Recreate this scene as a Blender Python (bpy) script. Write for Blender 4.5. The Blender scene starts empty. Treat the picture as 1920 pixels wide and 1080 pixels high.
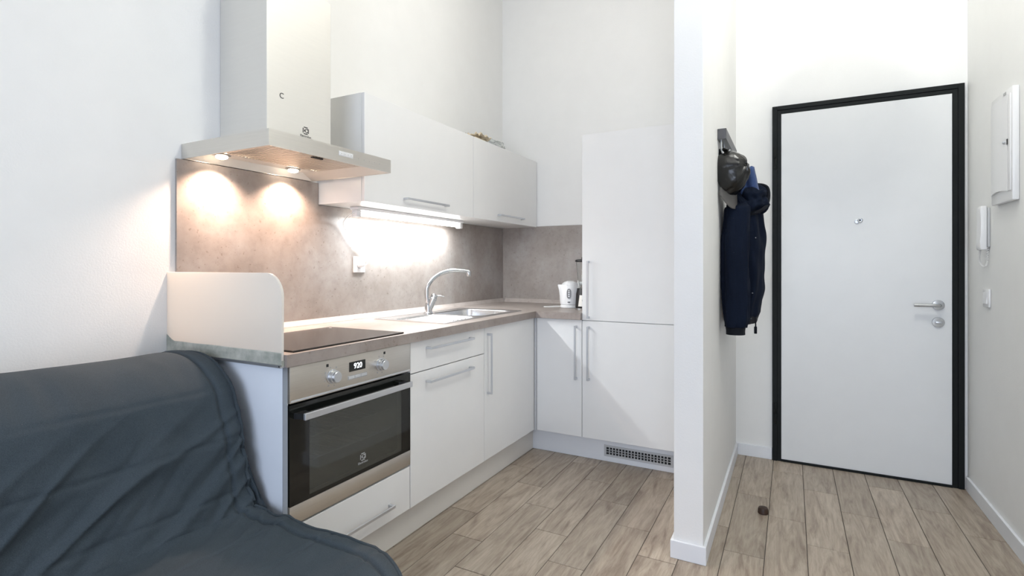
import bpy, bmesh, math, random
from mathutils import Vector, Matrix, noise
C = bpy.context.scene
COL = C.collection
R = math.radians
random.seed(4)

# ------------------------------------------------------------ camera, world, lights, exposure
cam_d = bpy.data.cameras.new('camera'); cam = bpy.data.objects.new('camera', cam_d); COL.objects.link(cam)
cam_d.sensor_width = 36.0; cam_d.lens = 987 / 1920 * 36.0
cam_d.shift_y = -41 / 1920; cam_d.clip_start = 0.02
cam.location = (0, 0, 1.147); cam.rotation_euler = (R(90), 0, R(27.96))
C.camera = cam
C.view_settings.view_transform = 'Standard'; C.view_settings.look = 'None'
C.view_settings.exposure = 0.12; C.view_settings.gamma = 1.0; C.view_settings.use_curve_mapping = False

w = bpy.data.worlds.new('world'); C.world = w; w.use_nodes = True
w.node_tree.nodes['Background'].inputs[0].default_value = (0.75, 0.87, 1.0, 1)
w.node_tree.nodes['Background'].inputs[1].default_value = 0.4

def area(name, loc, rot, sx, sy, power, col):
    l = bpy.data.lights.new(name, 'AREA'); l.shape = 'RECTANGLE'; l.size = sx; l.size_y = sy
    l.energy = power; l.color = col
    o = bpy.data.objects.new(name, l); COL.objects.link(o); o.location = loc; o.rotation_euler = rot
    return o
def point(name, loc, power, col, rad=0.05):
    l = bpy.data.lights.new(name, 'POINT'); l.energy = power; l.color = col; l.shadow_soft_size = rad
    o = bpy.data.objects.new(name, l); COL.objects.link(o); o.location = loc
    return o
def spot(name, loc, power, col, angle, blend, rad=0.02):
    l = bpy.data.lights.new(name, 'SPOT'); l.energy = power; l.color = col; l.shadow_soft_size = rad
    l.spot_size = R(angle); l.spot_blend = blend
    o = bpy.data.objects.new(name, l); COL.objects.link(o); o.location = loc
    return o
# light strengths: (watts, colour)
LP = dict(
    window=(74, (0.73, 0.82, 1.0)),
    room=(36.5, (1.0, 1.0, 0.94)),
    kitchen=(9.5, (1.0, 0.94, 0.83)),
    hood=(30, (1.0, 0.70, 0.53)),
    tube=(12, (0.92, 0.97, 1.0)),
)
# daylight through the balcony window behind the camera
area('window_daylight', (0.0, -2.42, 1.32), (R(90), 0, 0), 2.3, 2.0, *LP['window'])
# unseen added ceiling fills, cooker hood spots, tube under the wall cupboard
point('room_fill_light', (0.22, 1.78, 3.15), *LP['room'], 0.12)  # added fill for ceiling bounce, placed to graze the partition end
point('kitchen_fill_light', (-0.95, 2.30, 3.12), *LP['kitchen'], 0.12)  # added fill to brighten the kitchen walls and cupboards
HOODL = [(-1.925, 1.258), (-1.925, 1.585)]
for hx, hy in HOODL:
    spot('cooker_hood_spot', (hx, hy, 1.5535), *LP['hood'], 130, 0.75, 0.018)
area('tube_glow', (-1.900, 2.395, 1.3955), (0, 0, 0), 0.03, 0.82, *LP['tube'])

# ------------------------------------------------------------ helpers
WL = {}
def bm_new(): return bmesh.new()
def box(bm, x0, x1, y0, y1, z0, z1, bev=0.0, seg=2):
    if x0 > x1: x0, x1 = x1, x0
    if y0 > y1: y0, y1 = y1, y0
    if z0 > z1: z0, z1 = z1, z0
    vs = [bm.verts.new((x, y, z)) for z in (z0, z1) for y in (y0, y1) for x in (x0, x1)]
    fs = [(0, 2, 3, 1), (4, 5, 7, 6), (0, 1, 5, 4), (2, 6, 7, 3), (0, 4, 6, 2), (1, 3, 7, 5)]
    faces = [bm.faces.new([vs[i] for i in f]) for f in fs]
    if bev > 0:
        es = list({e for f in faces for e in f.edges})
        bmesh.ops.bevel(bm, geom=es, offset=bev, segments=seg, affect='EDGES', profile=0.5)
    return bm
def lathe(bm, pts, center, axis='z', seg=32, cap0=True, cap1=True):
    """pts: (radius, height) along axis"""
    rings = []
    for r, h in pts:
        ring = []
        for i in range(seg):
            a = 2 * math.pi * i / seg
            c, s = r * math.cos(a), r * math.sin(a)
            if axis == 'z': p = (c, s, h)
            elif axis == 'x': p = (h, c, s)
            else: p = (s, h, c)
            ring.append(bm.verts.new(Vector(center) + Vector(p)))
        rings.append(ring)
    for a, b in zip(rings, rings[1:]):
        for i in range(seg):
            j = (i + 1) % seg
            bm.faces.new((a[i], a[j], b[j], b[i]))
    if cap0: bm.faces.new(list(reversed(rings[0])))
    if cap1: bm.faces.new(rings[-1])
    return bm
def tube(bm, pts, rad, seg=12, cap=True):
    pts = [Vector(p) for p in pts]
    rads = rad if isinstance(rad, (list, tuple)) else [rad] * len(pts)
    rings = []; n_prev = None
    for k, p in enumerate(pts):
        if k == 0: t = pts[1] - pts[0]
        elif k == len(pts) - 1: t = pts[-1] - pts[-2]
        else: t = pts[k + 1] - pts[k - 1]
        t.normalize()
        if n_prev is None:
            n = t.orthogonal().normalized()
        else:
            n = (n_prev - t * n_prev.dot(t)).normalized()
        n_prev = n; b = t.cross(n)
        rings.append([bm.verts.new(p + (n * math.cos(2 * math.pi * i / seg) + b * math.sin(2 * math.pi * i / seg)) * rads[k]) for i in range(seg)])
    for a, b in zip(rings, rings[1:]):
        for i in range(seg):
            j = (i + 1) % seg
            bm.faces.new((a[i], a[j], b[j], b[i]))
    if cap:
        bm.faces.new(list(reversed(rings[0]))); bm.faces.new(rings[-1])
    return bm
def smooth_path(pts, n=8):
    """Catmull-Rom through points"""
    P = [Vector(p) for p in pts]; P = [2 * P[0] - P[1]] + P + [2 * P[-1] - P[-2]]
    out = []
    for i in range(1, len(P) - 2):
        for k in range(n):
            t = k / n
            out.append(0.5 * ((2 * P[i]) + (-P[i - 1] + P[i + 1]) * t + (2 * P[i - 1] - 5 * P[i] + 4 * P[i + 1] - P[i + 2]) * t * t + (-P[i - 1] + 3 * P[i] - 3 * P[i + 1] + P[i + 2]) * t ** 3))
    out.append(P[-2]); return out
def prism(bm, poly, h0, h1, plane='xy', bev=0.0):
    def mk(a, b, h):
        return {'xy': (a, b, h), 'xz': (a, h, b), 'yz': (h, a, b)}[plane]
    lo = [bm.verts.new(mk(a, b, h0)) for a, b in poly]; hi = [bm.verts.new(mk(a, b, h1)) for a, b in poly]
    n = len(poly); fs = [bm.faces.new(lo), bm.faces.new(list(reversed(hi)))]
    for i in range(n):
        j = (i + 1) % n
        fs.append(bm.faces.new((lo[i], hi[i], hi[j], lo[j])))
    if bev:
        es = list({e for f in fs[:2] for e in f.edges})
        bmesh.ops.bevel(bm, geom=es, offset=bev, segments=2, affect='EDGES', profile=0.5)
    return bm
def grid(bm, rows):
    vs = [[bm.verts.new(p) for p in r] for r in rows]
    for i in range(len(vs) - 1):
        for j in range(len(vs[0]) - 1):
            bm.faces.new((vs[i][j], vs[i][j + 1], vs[i + 1][j + 1], vs[i + 1][j]))
    return bm
def text_bm(s, size, origin, facing='+x', depth=0.0006, align='CENTER'):
    cu = bpy.data.curves.new('t', 'FONT'); cu.body = s; cu.size = size; cu.align_x = align; cu.align_y = 'CENTER'
    cu.extrude = depth / 2; cu.resolution_u = 3
    o = bpy.data.objects.new('t', cu); COL.objects.link(o)
    dg = bpy.context.evaluated_depsgraph_get(); dg.update()
    me = bpy.data.meshes.new_from_object(o.evaluated_get(dg))
    bm = bmesh.new(); bm.from_mesh(me)
    rot = {'+x': Matrix(((0, 0, 1), (1, 0, 0), (0, 1, 0))), '-y': Matrix(((1, 0, 0), (0, 0, -1), (0, 1, 0))), '-x': Matrix(((0, 0, -1), (-1, 0, 0), (0, 1, 0)))}[facing]
    for v in bm.verts: v.co = rot @ v.co + Vector(origin)
    bpy.data.objects.remove(o); bpy.data.curves.remove(cu); bpy.data.meshes.remove(me)
    return bm
def obj(name, bm, mat, parent=None, smooth=False, origin=None, label=None, kind=None):
    bmesh.ops.recalc_face_normals(bm, faces=bm.faces)
    if origin is None:
        xs = [v.co for v in bm.verts]
        mn = [min(v[i] for v in xs) for i in range(3)]; mx = [max(v[i] for v in xs) for i in range(3)]
        origin = Vector(((mn[0] + mx[0]) / 2, (mn[1] + mx[1]) / 2, mn[2]))
    origin = Vector(origin)
    for v in bm.verts: v.co -= origin
    me = bpy.data.meshes.new(name); bm.to_mesh(me); bm.free()
    if smooth:
        me.shade_smooth()
        if smooth != 'all': me.set_sharp_from_angle(angle=R(smooth if smooth is not True else 35))
    o = bpy.data.objects.new(name, me); COL.objects.link(o)
    if mat: me.materials.append(mat)
    WL[o.name] = origin
    if parent is not None:
        o.parent = parent; o.location = origin - WL[parent.name]
    else: o.location = origin
    if label: o['label'] = label
    if kind: o['kind'] = kind
    return o
def thing(name, loc, label, cat, group=None):
    o = bpy.data.objects.new(name, None); COL.objects.link(o); o.location = loc; o.empty_display_size = 0.1
    WL[o.name] = Vector(loc); o['label'] = label; o['category'] = cat
    if group: o['group'] = group
    return o
def tag(o, label, cat, group=None):
    o['label'] = label; o['category'] = cat
    if group: o['group'] = group
    return o
def struct(name, bm, mat, smooth=False):
    o = obj(name, bm, mat, smooth=smooth); o['kind'] = 'structure'; return o

# ------------------------------------------------------------ materials
class NB:
    def __init__(s, name):
        s.m = bpy.data.materials.new(name); s.m.use_nodes = True; s.t = s.m.node_tree
        s.b = s.t.nodes['Principled BSDF']; s.x = -300
    def n(s, typ, **kw):
        nd = s.t.nodes.new(typ); s.x -= 180; nd.location = (s.x, 0)
        for k, v in kw.items():
            if k in nd.inputs: nd.inputs[k].default_value = v
            else: setattr(nd, k, v)
        return nd
    def l(s, a, b): s.t.links.new(a, b)
    def coord(s, scale=(1, 1, 1), kind='Object'):
        tc = s.n('ShaderNodeTexCoord'); mp = s.n('ShaderNodeMapping'); mp.inputs['Scale'].default_value = scale
        s.l(tc.outputs[kind], mp.inputs['Vector']); return mp.outputs[0]
    def noise(s, vec, scale, detail=3, rough=0.5):
        nz = s.n('ShaderNodeTexNoise', Scale=scale, Detail=detail, Roughness=rough)
        if vec: s.l(vec, nz.inputs['Vector'])
        return nz.outputs['Fac']
    def ramp(s, fac, stops):
        r = s.n('ShaderNodeValToRGB'); e = r.color_ramp.elements
        while len(e) < len(stops): e.new(0.5)
        for el, (p, c) in zip(e, stops): el.position = p; el.color = (*c, 1) if len(c) == 3 else c
        s.l(fac, r.inputs[0]); return r.outputs[0]
    def bump(s, fac, strength, dist=0.001):
        b = s.n('ShaderNodeBump', Strength=strength, Distance=dist); s.l(fac, b.inputs['Height'])
        s.l(b.outputs[0], s.b.inputs['Normal'])
    def set(s, **kw):
        for k, v in kw.items():
            k = k.replace('_', ' ')
            s.b.inputs[k].default_value = v if not (isinstance(v, tuple) and len(v) == 3) else (*v, 1)
        return s
def plain(name, col, rough=0.5, metal=0.0, bump=None, var=0.03, **kw):
    nb = NB(name); nb.set(Roughness=rough, Metallic=metal, **kw)
    f = nb.noise(nb.coord(), 9, 3)
    lo = tuple(c * (1 - var) for c in col); hi = tuple(min(1, c * (1 + var)) for c in col)
    nb.l(nb.ramp(f, [(0.3, lo), (0.7, hi)]), nb.b.inputs['Base Color'])
    if bump:
        nb.bump(nb.noise(nb.coord(), bump[0], 4, 0.6), bump[1], bump[2])
    return nb.m
M = {}
M['wall'] = plain('wall_paint', (0.86, 0.86, 0.845), 0.7, bump=(170, 0.35, 0.0012), var=0.01)
M['ceiling'] = plain('ceiling_paint', (0.88, 0.88, 0.87), 0.8, bump=(120, 0.2, 0.001), var=0.01)
M['base'] = plain('baseboard_paint', (0.82, 0.84, 0.87), 0.4, var=0.01)
M['white'] = plain('white_laminate', (0.84, 0.84, 0.83), 0.28, bump=(60, 0.05, 0.0004), var=0.008)
M['carcass'] = plain('white_board', (0.80, 0.85, 0.92), 0.4, var=0.015)
M['edge'] = plain('grey_edge_band', (0.30, 0.34, 0.40), 0.4)
M['plinth'] = plain('plinth_white', (0.74, 0.715, 0.67), 0.35, var=0.012)
nb = NB('guard_acrylic'); nb.set(Base_Color=(0.88, 0.87, 0.84), Roughness=0.3)
tr = nb.n('ShaderNodeBsdfTranslucent'); tr.inputs[0].default_value = (0.92, 0.88, 0.80, 1); mxs = nb.n('ShaderNodeMixShader'); mxs.inputs[0].default_value = 0.42
nb.l(nb.b.outputs[0], mxs.inputs[1]); nb.l(tr.outputs[0], mxs.inputs[2]); nb.l(mxs.outputs[0], nb.t.nodes['Material Output'].inputs['Surface']); M['guard'] = nb.m
M['alu'] = plain('satin_aluminium', (0.62, 0.64, 0.67), 0.35, 0.9)
M['chrome'] = plain('chrome', (0.60, 0.61, 0.62), 0.14, 1.0, var=0.0)
M['black'] = plain('black_plastic', (0.012, 0.012, 0.013), 0.35)
M['frame_black'] = plain('dark_door_frame', (0.006, 0.008, 0.008), 0.5, bump=(90, 0.1, 0.0005), var=0.1, **{'Specular_IOR_Level': 0.2})
M['door_white'] = plain('door_white', (0.78, 0.79, 0.79), 0.35, bump=(40, 0.08, 0.0006), var=0.01)
M['plastic'] = plain('white_plastic', (0.83, 0.83, 0.83), 0.3, var=0.005)
M['plastic_grey'] = plain('light_grey_plastic', (0.55, 0.56, 0.57), 0.4)
M['mark_black'] = plain('black_print', (0.02, 0.02, 0.02), 0.5)
M['mark_grey'] = plain('grey_print', (0.42, 0.42, 0.42), 0.5)
M['rubber'] = plain('brown_rubber', (0.035, 0.016, 0.008), 0.5, bump=(200, 0.3, 0.001), var=0.2)
M['gap'] = plain('dark_gap', (0.03, 0.03, 0.03), 0.8)
M['hob'] = plain('hob_glass', (0.02, 0.018, 0.016), 0.12, var=0.2)
M['cord'] = plain('white_cable', (0.78, 0.78, 0.76), 0.4)

def steel(name, col, rough, axis_scale=(1, 1, 60), metal=1.0, var=0.06, bmp=0.12):
    nb = NB(name); nb.set(Metallic=metal, Roughness=rough)
    v = nb.coord(axis_scale); f = nb.noise(v, 8, 4, 0.6)
    nb.l(nb.ramp(f, [(0.3, tuple(c * (1 - var) for c in col)), (0.7, tuple(min(1, c * (1 + var * .8)) for c in col))]), nb.b.inputs['Base Color'])
    r = nb.n('ShaderNodeMapRange'); r.inputs['To Min'].default_value = rough * 0.85; r.inputs['To Max'].default_value = rough * 1.2
    nb.l(f, r.inputs[0]); nb.l(r.outputs[0], nb.b.inputs['Roughness'])
    nb.bump(f, bmp, 0.0004)
    return nb.m
M['steel'] = steel('brushed_steel', (0.62, 0.59, 0.54), 0.38)
M['steel_hood'] = steel('hood_steel', (0.73, 0.715, 0.675), 0.5, (1, 1, 14), 0.6, 0.02, 0.02)
M['steel_canopy'] = steel('canopy_steel', (0.70, 0.68, 0.64), 0.30, (1, 1, 25), 1.0, 0.03, 0.04)
M['steel_sink'] = steel('sink_steel', (0.72, 0.72, 0.72), 0.25, (30, 1, 1))

def concrete(name, cols, sc=1.0, rough=0.42, seed=0.0):
    nb = NB(name); nb.set(Roughness=rough)
    v = nb.coord((1, 1, 1))
    a = nb.noise(v, 3.2 * sc, 6, 0.62); b = nb.noise(v, 22 * sc, 5, 0.7); g = nb.noise(nb.coord((6, 6, 40)), 7, 4, 0.6)
    ca = nb.ramp(a, [(0.32, cols[0]), (0.52, cols[1]), (0.70, cols[2])])
    mx = nb.n('ShaderNodeMix', data_type='RGBA', blend_type='MULTIPLY'); mx.inputs[0].default_value = 0.55
    nb.l(ca, mx.inputs[6]); nb.l(nb.ramp(b, [(0.33, (0.80, 0.79, 0.78)), (0.5, (1, 1, 1)), (0.72, (1.1, 1.1, 1.1))]), mx.inputs[7])
    mx2 = nb.n('ShaderNodeMix', data_type='RGBA', blend_type='MULTIPLY'); mx2.inputs[0].default_value = 0.9
    vo = nb.n('ShaderNodeTexNoise', Scale=70.0, Detail=2.0); nb.l(v, vo.inputs['Vector'])
    nb.l(mx.outputs[2], mx2.inputs[6]); nb.l(nb.ramp(vo.outputs['Fac'], [(0.27, (0.72, 0.68, 0.65)), (0.34, (1, 1, 1))]), mx2.inputs[7])
    nb.l(mx2.outputs[2], nb.b.inputs['Base Color'])
    nb.bump(b, 0.06, 0.0006)
    return nb.m
M['splash'] = concrete('concrete_laminate', [(0.27, 0.232, 0.208), (0.335, 0.300, 0.277), (0.40, 0.378, 0.365)])
M['worktop'] = concrete('concrete_worktop', [(0.27, 0.225, 0.20), (0.32, 0.275, 0.25), (0.37, 0.33, 0.305)], 1.2, 0.38)
M['strip'] = concrete('worktop_upstand', [(0.36, 0.31, 0.28), (0.43, 0.38, 0.35), (0.47, 0.43, 0.40)], 1.2, 0.35)

def tile_mat():
    nb = NB('oak_look_tile'); nb.set(Roughness=0.42)
    tc = nb.n('ShaderNodeTexCoord'); oi = nb.n('ShaderNodeObjectInfo')
    cb = nb.n('ShaderNodeVectorMath', operation='SCALE'); cb.inputs[3].default_value = 37.0
    nb.l(oi.outputs['Location'], cb.inputs[0])
    ad = nb.n('ShaderNodeVectorMath', operation='ADD'); nb.l(tc.outputs['Object'], ad.inputs[0]); nb.l(cb.outputs[0], ad.inputs[1])
    mp = nb.n('ShaderNodeMapping'); mp.inputs['Scale'].default_value = (11, 1.5, 1); nb.l(ad.outputs[0], mp.inputs['Vector'])
    wv = nb.n('ShaderNodeTexNoise', Scale=1.7, Detail=6.0, Roughness=0.62, Distortion=1.6); nb.l(mp.outputs[0], wv.inputs['Vector'])
    mp2 = nb.n('ShaderNodeMapping'); mp2.inputs['Scale'].default_value = (70, 5, 1); nb.l(ad.outputs[0], mp2.inputs['Vector'])
    fine = nb.n('ShaderNodeTexNoise', Scale=1.5, Detail=5.0, Roughness=0.7); nb.l(mp2.outputs[0], fine.inputs['Vector'])
    base = nb.ramp(wv.outputs['Fac'], [(0.30, (0.25, 0.195, 0.15)), (0.45, (0.37, 0.305, 0.24)), (0.60, (0.45, 0.385, 0.31)), (0.76, (0.50, 0.43, 0.35))])
    mx = nb.n('ShaderNodeMix', data_type='RGBA', blend_type='MULTIPLY'); mx.inputs[0].default_value = 1.0
    nb.l(base, mx.inputs[6]); nb.l(nb.ramp(fine.outputs['Fac'], [(0.28, (0.74, 0.72, 0.70)), (0.55, (1, 1, 1)), (0.8, (1.08, 1.08, 1.08))]), mx.inputs[7])
    hv = nb.n('ShaderNodeHueSaturation'); nb.l(mx.outputs[2], hv.inputs['Color'])
    mr = nb.n('ShaderNodeMapRange'); mr.inputs['To Min'].default_value = 0.88; mr.inputs['To Max'].default_value = 1.12
    nb.l(oi.outputs['Random'], mr.inputs[0]); nb.l(mr.outputs[0], hv.inputs['Value']); 
    nb.l(hv.outputs[0], nb.b.inputs['Base Color'])
    nb.bump(fine.outputs['Fac'], 0.10, 0.0006)
    return nb.m
M['tile'] = tile_mat()
M['grout'] = plain('grout', (0.085, 0.07, 0.058), 0.9, bump=(300, 0.4, 0.0008))

def cloth(name, col, hi, sc=900, sheen=0.25):
    nb = NB(name); nb.set(Roughness=0.9, Specular_IOR_Level=0.15); nb.b.inputs['Sheen Weight'].default_value = sheen
    nb.b.inputs['Sheen Roughness'].default_value = 0.5
    v = nb.coord(); a = nb.noise(v, 4.5, 4, 0.6); b = nb.noise(v, sc, 2, 0.6)
    mx = nb.n('ShaderNodeMix', data_type='RGBA', blend_type='MIX')
    nb.l(nb.ramp(a, [(0.3, col), (0.72, hi)]), mx.inputs[6]); 
    nb.l(nb.ramp(b, [(0.35, tuple(c * 0.75 for c in col)), (0.68, tuple(c * 1.5 for c in hi))]), mx.inputs[7]); mx.inputs[0].default_value = 0.4
    # scattered pale lint
    vo = nb.n('ShaderNodeTexVoronoi', Scale=26.0); nb.l(v, vo.inputs['Vector'])
    lint = nb.ramp(vo.outputs['Distance'], [(0.022, (1, 1, 1)), (0.03, (0, 0, 0))])
    mx2 = nb.n('ShaderNodeMix', data_type='RGBA'); nb.l(lint, mx2.inputs[0]); nb.l(mx.outputs[2], mx2.inputs[6]); mx2.inputs[7].default_value = (0.10, 0.11, 0.12, 1)
    nb.l(mx2.outputs[2], nb.b.inputs['Base Color'])
    nb.bump(b, 0.5, 0.0006)
    return nb.m
M['sofa'] = cloth('sofa_cover_cloth', (0.036, 0.049, 0.061), (0.056, 0.071, 0.084), 700, 0.03)
M['coat'] = cloth('navy_coat_cloth', (0.0022, 0.0045, 0.012), (0.0045, 0.009, 0.022), 400, 0.0)
M['coat_lining'] = cloth('coat_blue_lining', (0.035, 0.065, 0.16), (0.055, 0.09, 0.21), 400, 0.1)
M['coat_black'] = cloth('coat_rib', (0.004, 0.005, 0.008), (0.008, 0.009, 0.013), 500, 0.05)
nb = NB('black_leather'); nb.set(Base_Color=(0.004, 0.004, 0.004), Roughness=0.26)
vv = nb.n('ShaderNodeTexVoronoi', Scale=230.0); nb.l(nb.coord(), vv.inputs['Vector']); nb.bump(vv.outputs['Distance'], 0.25, 0.0008); M['leather'] = nb.m

def emit(name, col, s):
    nb = NB(name); nb.set(Base_Color=(0.8, 0.8, 0.8)); nb.b.inputs['Emission Color'].default_value = (*col, 1); nb.b.inputs['Emission Strength'].default_value = s
    return nb.m
M['tube'] = emit('tube_light', (1, 0.97, 0.92), 9.0)
M['bulb'] = emit('halogen_bulb', (1, 0.78, 0.58), 30.0)
M['globe'] = emit('globe_shade', (1, 0.93, 0.80), 1.25)
M['digits'] = emit('display_digits', (0.85, 0.93, 1.0), 3.0)
def glass(name, col, rough=0.02, trans=1.0, ior=1.45):
    nb = NB(name); nb.set(Base_Color=col, Roughness=rough); nb.b.inputs['Transmission Weight'].default_value = trans; nb.b.inputs['IOR'].default_value = ior
    return nb.m
M['glass'] = glass('clear_glass', (0.96, 0.98, 0.98))
M['film'] = glass('clear_film', (0.9, 0.93, 0.92), 0.2, 0.75, 1.15)
M['oven_glass'] = NB('oven_dark_glass').set(Base_Color=(0.006, 0.007, 0.006), Roughness=0.06).m
M['oven_window'] = glass('oven_window_glass', (0.30, 0.31, 0.27), 0.04, 0.85)
M['enamel'] = plain('oven_enamel', (0.045, 0.05, 0.045), 0.35)
M['paper'] = plain('beige_paper', (0.70, 0.60, 0.44), 0.7, bump=(30, 0.5, 0.003), var=0.15)
# stained silicone foot of the splash guard
nb = NB('stained_silicone'); nb.set(Roughness=0.4)
nb.l(nb.ramp(nb.noise(nb.coord(), 16, 5, 0.7), [(0.3, (0.27, 0.29, 0.25)), (0.5, (0.42, 0.43, 0.38)), (0.72, (0.56, 0.56, 0.50))]), nb.b.inputs['Base Color']); M['silicone'] = nb.m

# ------------------------------------------------------------ the room
XW, YB, YD, XR, PX0, PX1, PY = -2.0, 3.61, 3.49, 0.80, -0.410, -0.300, 2.135
ZT, YR, XE, YS = 3.42, 1.30, 2.4, -2.5      # ceiling, room widening, east wall, window wall
bm = bm_new(); box(bm, XW - .12, XW, YS - .12, YB + .12, 0, ZT); struct('wall_left', bm, M['wall'])
bm = bm_new(); box(bm, XW, PX0, YB, YB + .12, 0, ZT); struct('wall_back', bm, M['wall'])
bm = bm_new(); box(bm, PX0, PX1, PY, YD + .24, 0, ZT, 0.002); struct('wall_partition', bm, M['wall'])
bm = bm_new(); box(bm, XR, XR + .12, YR, YD + .24, 0, ZT); struct('wall_right', bm, M['wall'])
bm = bm_new(); box(bm, XR + .12, XE, YR, YR + .12, 0, ZT); struct('wall_return', bm, M['wall'])
bm = bm_new(); box(bm, XE, XE + .12, YS - .12, YR + .12, 0, ZT); struct('wall_east', bm, M['wall'])
DX0, DX1, DZ = -0.100, 0.785, 2.088          # outer door frame
bm = bm_new()
box(bm, PX1, DX0 + .01, YD, YD + .2, 0, ZT); box(bm, DX1 - .01, XR, YD, YD + .2, 0, ZT); box(bm, DX0 + .01, DX1 - .01, YD, YD + .2, DZ - .01, ZT)
struct('wall_door_side', bm, M['wall'])
WX0, WX1, WZ0, WZ1 = -1.2, 1.2, 0.28, 2.4
bm = bm_new()
box(bm, XW, WX0, YS - .12, YS, 0, ZT); box(bm, WX1, XE, YS - .12, YS, 0, ZT); box(bm, WX0, WX1, YS - .12, YS, 0, WZ0); box(bm, WX0, WX1, YS - .12, YS, WZ1, ZT)
struct('wall_window_side', bm, M['wall'])
bm = bm_new()
for a, b, c, d in ((WX0, WX0 + .06, WZ0, WZ1), (WX1 - .06, WX1, WZ0, WZ1), (-.03, .03, WZ0 + .06, WZ1 - .06), (WX0 + .06, WX1 - .06, WZ0, WZ0 + .06), (WX0 + .06, WX1 - .06, WZ1 - .06, WZ1)):
    box(bm, a, b, YS - .09, YS - .03, c, d)
wf = struct('window_1', bm, M['plastic'])
bm = bm_new(); box(bm, WX0 + .06, -.03, YS - .065, YS - .058, WZ0 + .06, WZ1 - .06); obj('pane', bm, M['glass'], wf)
bm = bm_new(); box(bm, .03, WX1 - .06, YS - .065, YS - .058, WZ0 + .06, WZ1 - .06); obj('pane', bm, M['glass'], wf)
bm = bm_new(); box(bm, XW - .12, XE + .12, YS - .12, YB + .12, ZT, ZT + .1); struct('ceiling', bm, M['ceiling'])

# floor slab (grout) and one object per tile
bm = bm_new(); box(bm, XW - .12, XE + .12, YS - .12, YB + .12, -0.1, -0.0022)
floor = struct('floor', bm, M['grout'])
TW, TL, G = 0.1492, 0.6085, 0.0028
full = None
def tile_bm(w_, l_):
    b = bm_new(); c = 0.0012
    lo = [(-w_/2, -l_/2), (w_/2, -l_/2), (w_/2, l_/2), (-w_/2, l_/2)]
    v0 = [b.verts.new((x, y, -0.009)) for x, y in lo]; v1 = [b.verts.new((x, y, -c * .7)) for x, y in lo]
    v2 = [b.verts.new((x - c * (1 if x > 0 else -1), y - c * (1 if y > 0 else -1), 0)) for x, y in lo]
    for i in range(4):
        j = (i + 1) % 4; b.faces.new((v0[i], v0[j], v1[j], v1[i])); b.faces.new((v1[i], v1[j], v2[j], v2[i]))
    b.faces.new(v2); return b
offs = {2: 2.082, 0: 2.487, 1: 2.285}
for k in range(-5, 25):
    x0 = -1.287 + TW * k; x1 = x0 + TW
    if x0 > XE or x1 < XW: continue
    j0 = offs[k % 3]
    for n in range(-8, 4):
        y0 = j0 + TL * n; y1 = y0 + TL
        xa, xb, ya, yb = max(x0, XW), min(x1, XE), max(y0, YS), min(y1, YB)
        if x0 > XR - .01: yb = min(yb, YR)
        elif x1 > XR: xb = min(xb, XR) if y0 >= YR - .3 else xb
        if x0 > -.46: yb = min(yb, YD + .02)
        if yb - ya < .01 or xb - xa < .01: continue
        if x1 < -1.46 and ya > 1.0 : continue        # under the kitchen units
        w_, l_ = xb - xa - G, yb - ya - G
        if abs(w_ - (TW - G)) < 1e-5 and abs(l_ - (TL - G)) < 1e-5:
            if full is None:
                full = bpy.data.meshes.new('tile'); b = tile_bm(w_, l_); bmesh.ops.recalc_face_normals(b, faces=b.faces); b.to_mesh(full); b.free(); full.materials.append(M['tile'])
            me = full
        else:
            me = bpy.data.meshes.new('tile'); b = tile_bm(w_, l_); bmesh.ops.recalc_face_normals(b, faces=b.faces); b.to_mesh(me); b.free(); me.materials.append(M['tile'])
        o = bpy.data.objects.new('tile', me); COL.objects.link(o); o.parent = floor
        o.location = Vector(((xa + xb) / 2, (ya + yb) / 2, random.uniform(-.0003, 0))) - WL[floor.name]

# baseboards
def baseboard(name, pts_list):
    bm = bm_new()
    for (x0, x1, y0, y1) in pts_list:
        box(bm, x0, x1, y0, y1, 0, 0.070, 0.002)
    return struct(name, bm, M['base'])
T = .012
baseboard('baseboard_left', [(XW, XW + T, YS, 1.09)])
baseboard('baseboard_partition', [(PX0 - T, PX1 + T, PY - T, PY), (PX1, PX1 + T, PY, YD), (PX0 - T, PX0, PY, 2.90)])
baseboard('baseboard_door_side', [(PX1 + T, DX0 - .002, YD - T, YD)])
baseboard('baseboard_right', [(XR - T, XR, YR, YD - .026)])
baseboard('baseboard_window_side', [(XW + T, XE, YS, YS + T)])

# ------------------------------------------------------------ entrance door
YF = 3.470
bm = bm_new()
box(bm, DX0, DX0 + .026, YF, YD + .02, 0, DZ, .0015); box(bm, DX1 - .026, DX1, YF, YD + .02, 0, DZ, .0015); box(bm, DX0 + .026, DX1 - .026, YF, YD + .02, DZ - .024, DZ, .0015)
door = struct('door_1', bm, M['frame_black'])
bm = bm_new()
box(bm, DX0 + .026, DX0 + .046, YF + .006, YD + .05, 0, DZ - .024, .001); box(bm, DX1 - .048, DX1 - .026, YF + .006, YD + .05, 0, DZ - .024, .001)
box(bm, DX0 + .046, DX1 - .048, YF + .006, YD + .05, DZ - .044, DZ - .024, .001)
obj('door_stop_frame', bm, M['frame_black'], door)
LX0, LX1, LY = DX0 + .047, DX1 - .049, YF + .009
bm = bm_new(); box(bm, LX0, LX1, LY, LY + .045, 0.012, DZ - .046, .0015); leaf = obj('door_leaf', bm, M['door_white'], door)
bm = bm_new(); box(bm, DX0 + .046, DX1 - .048, YF + .002, YD + .06, 0, .011, .001); obj('threshold', bm, M['frame_black'], door)
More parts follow.
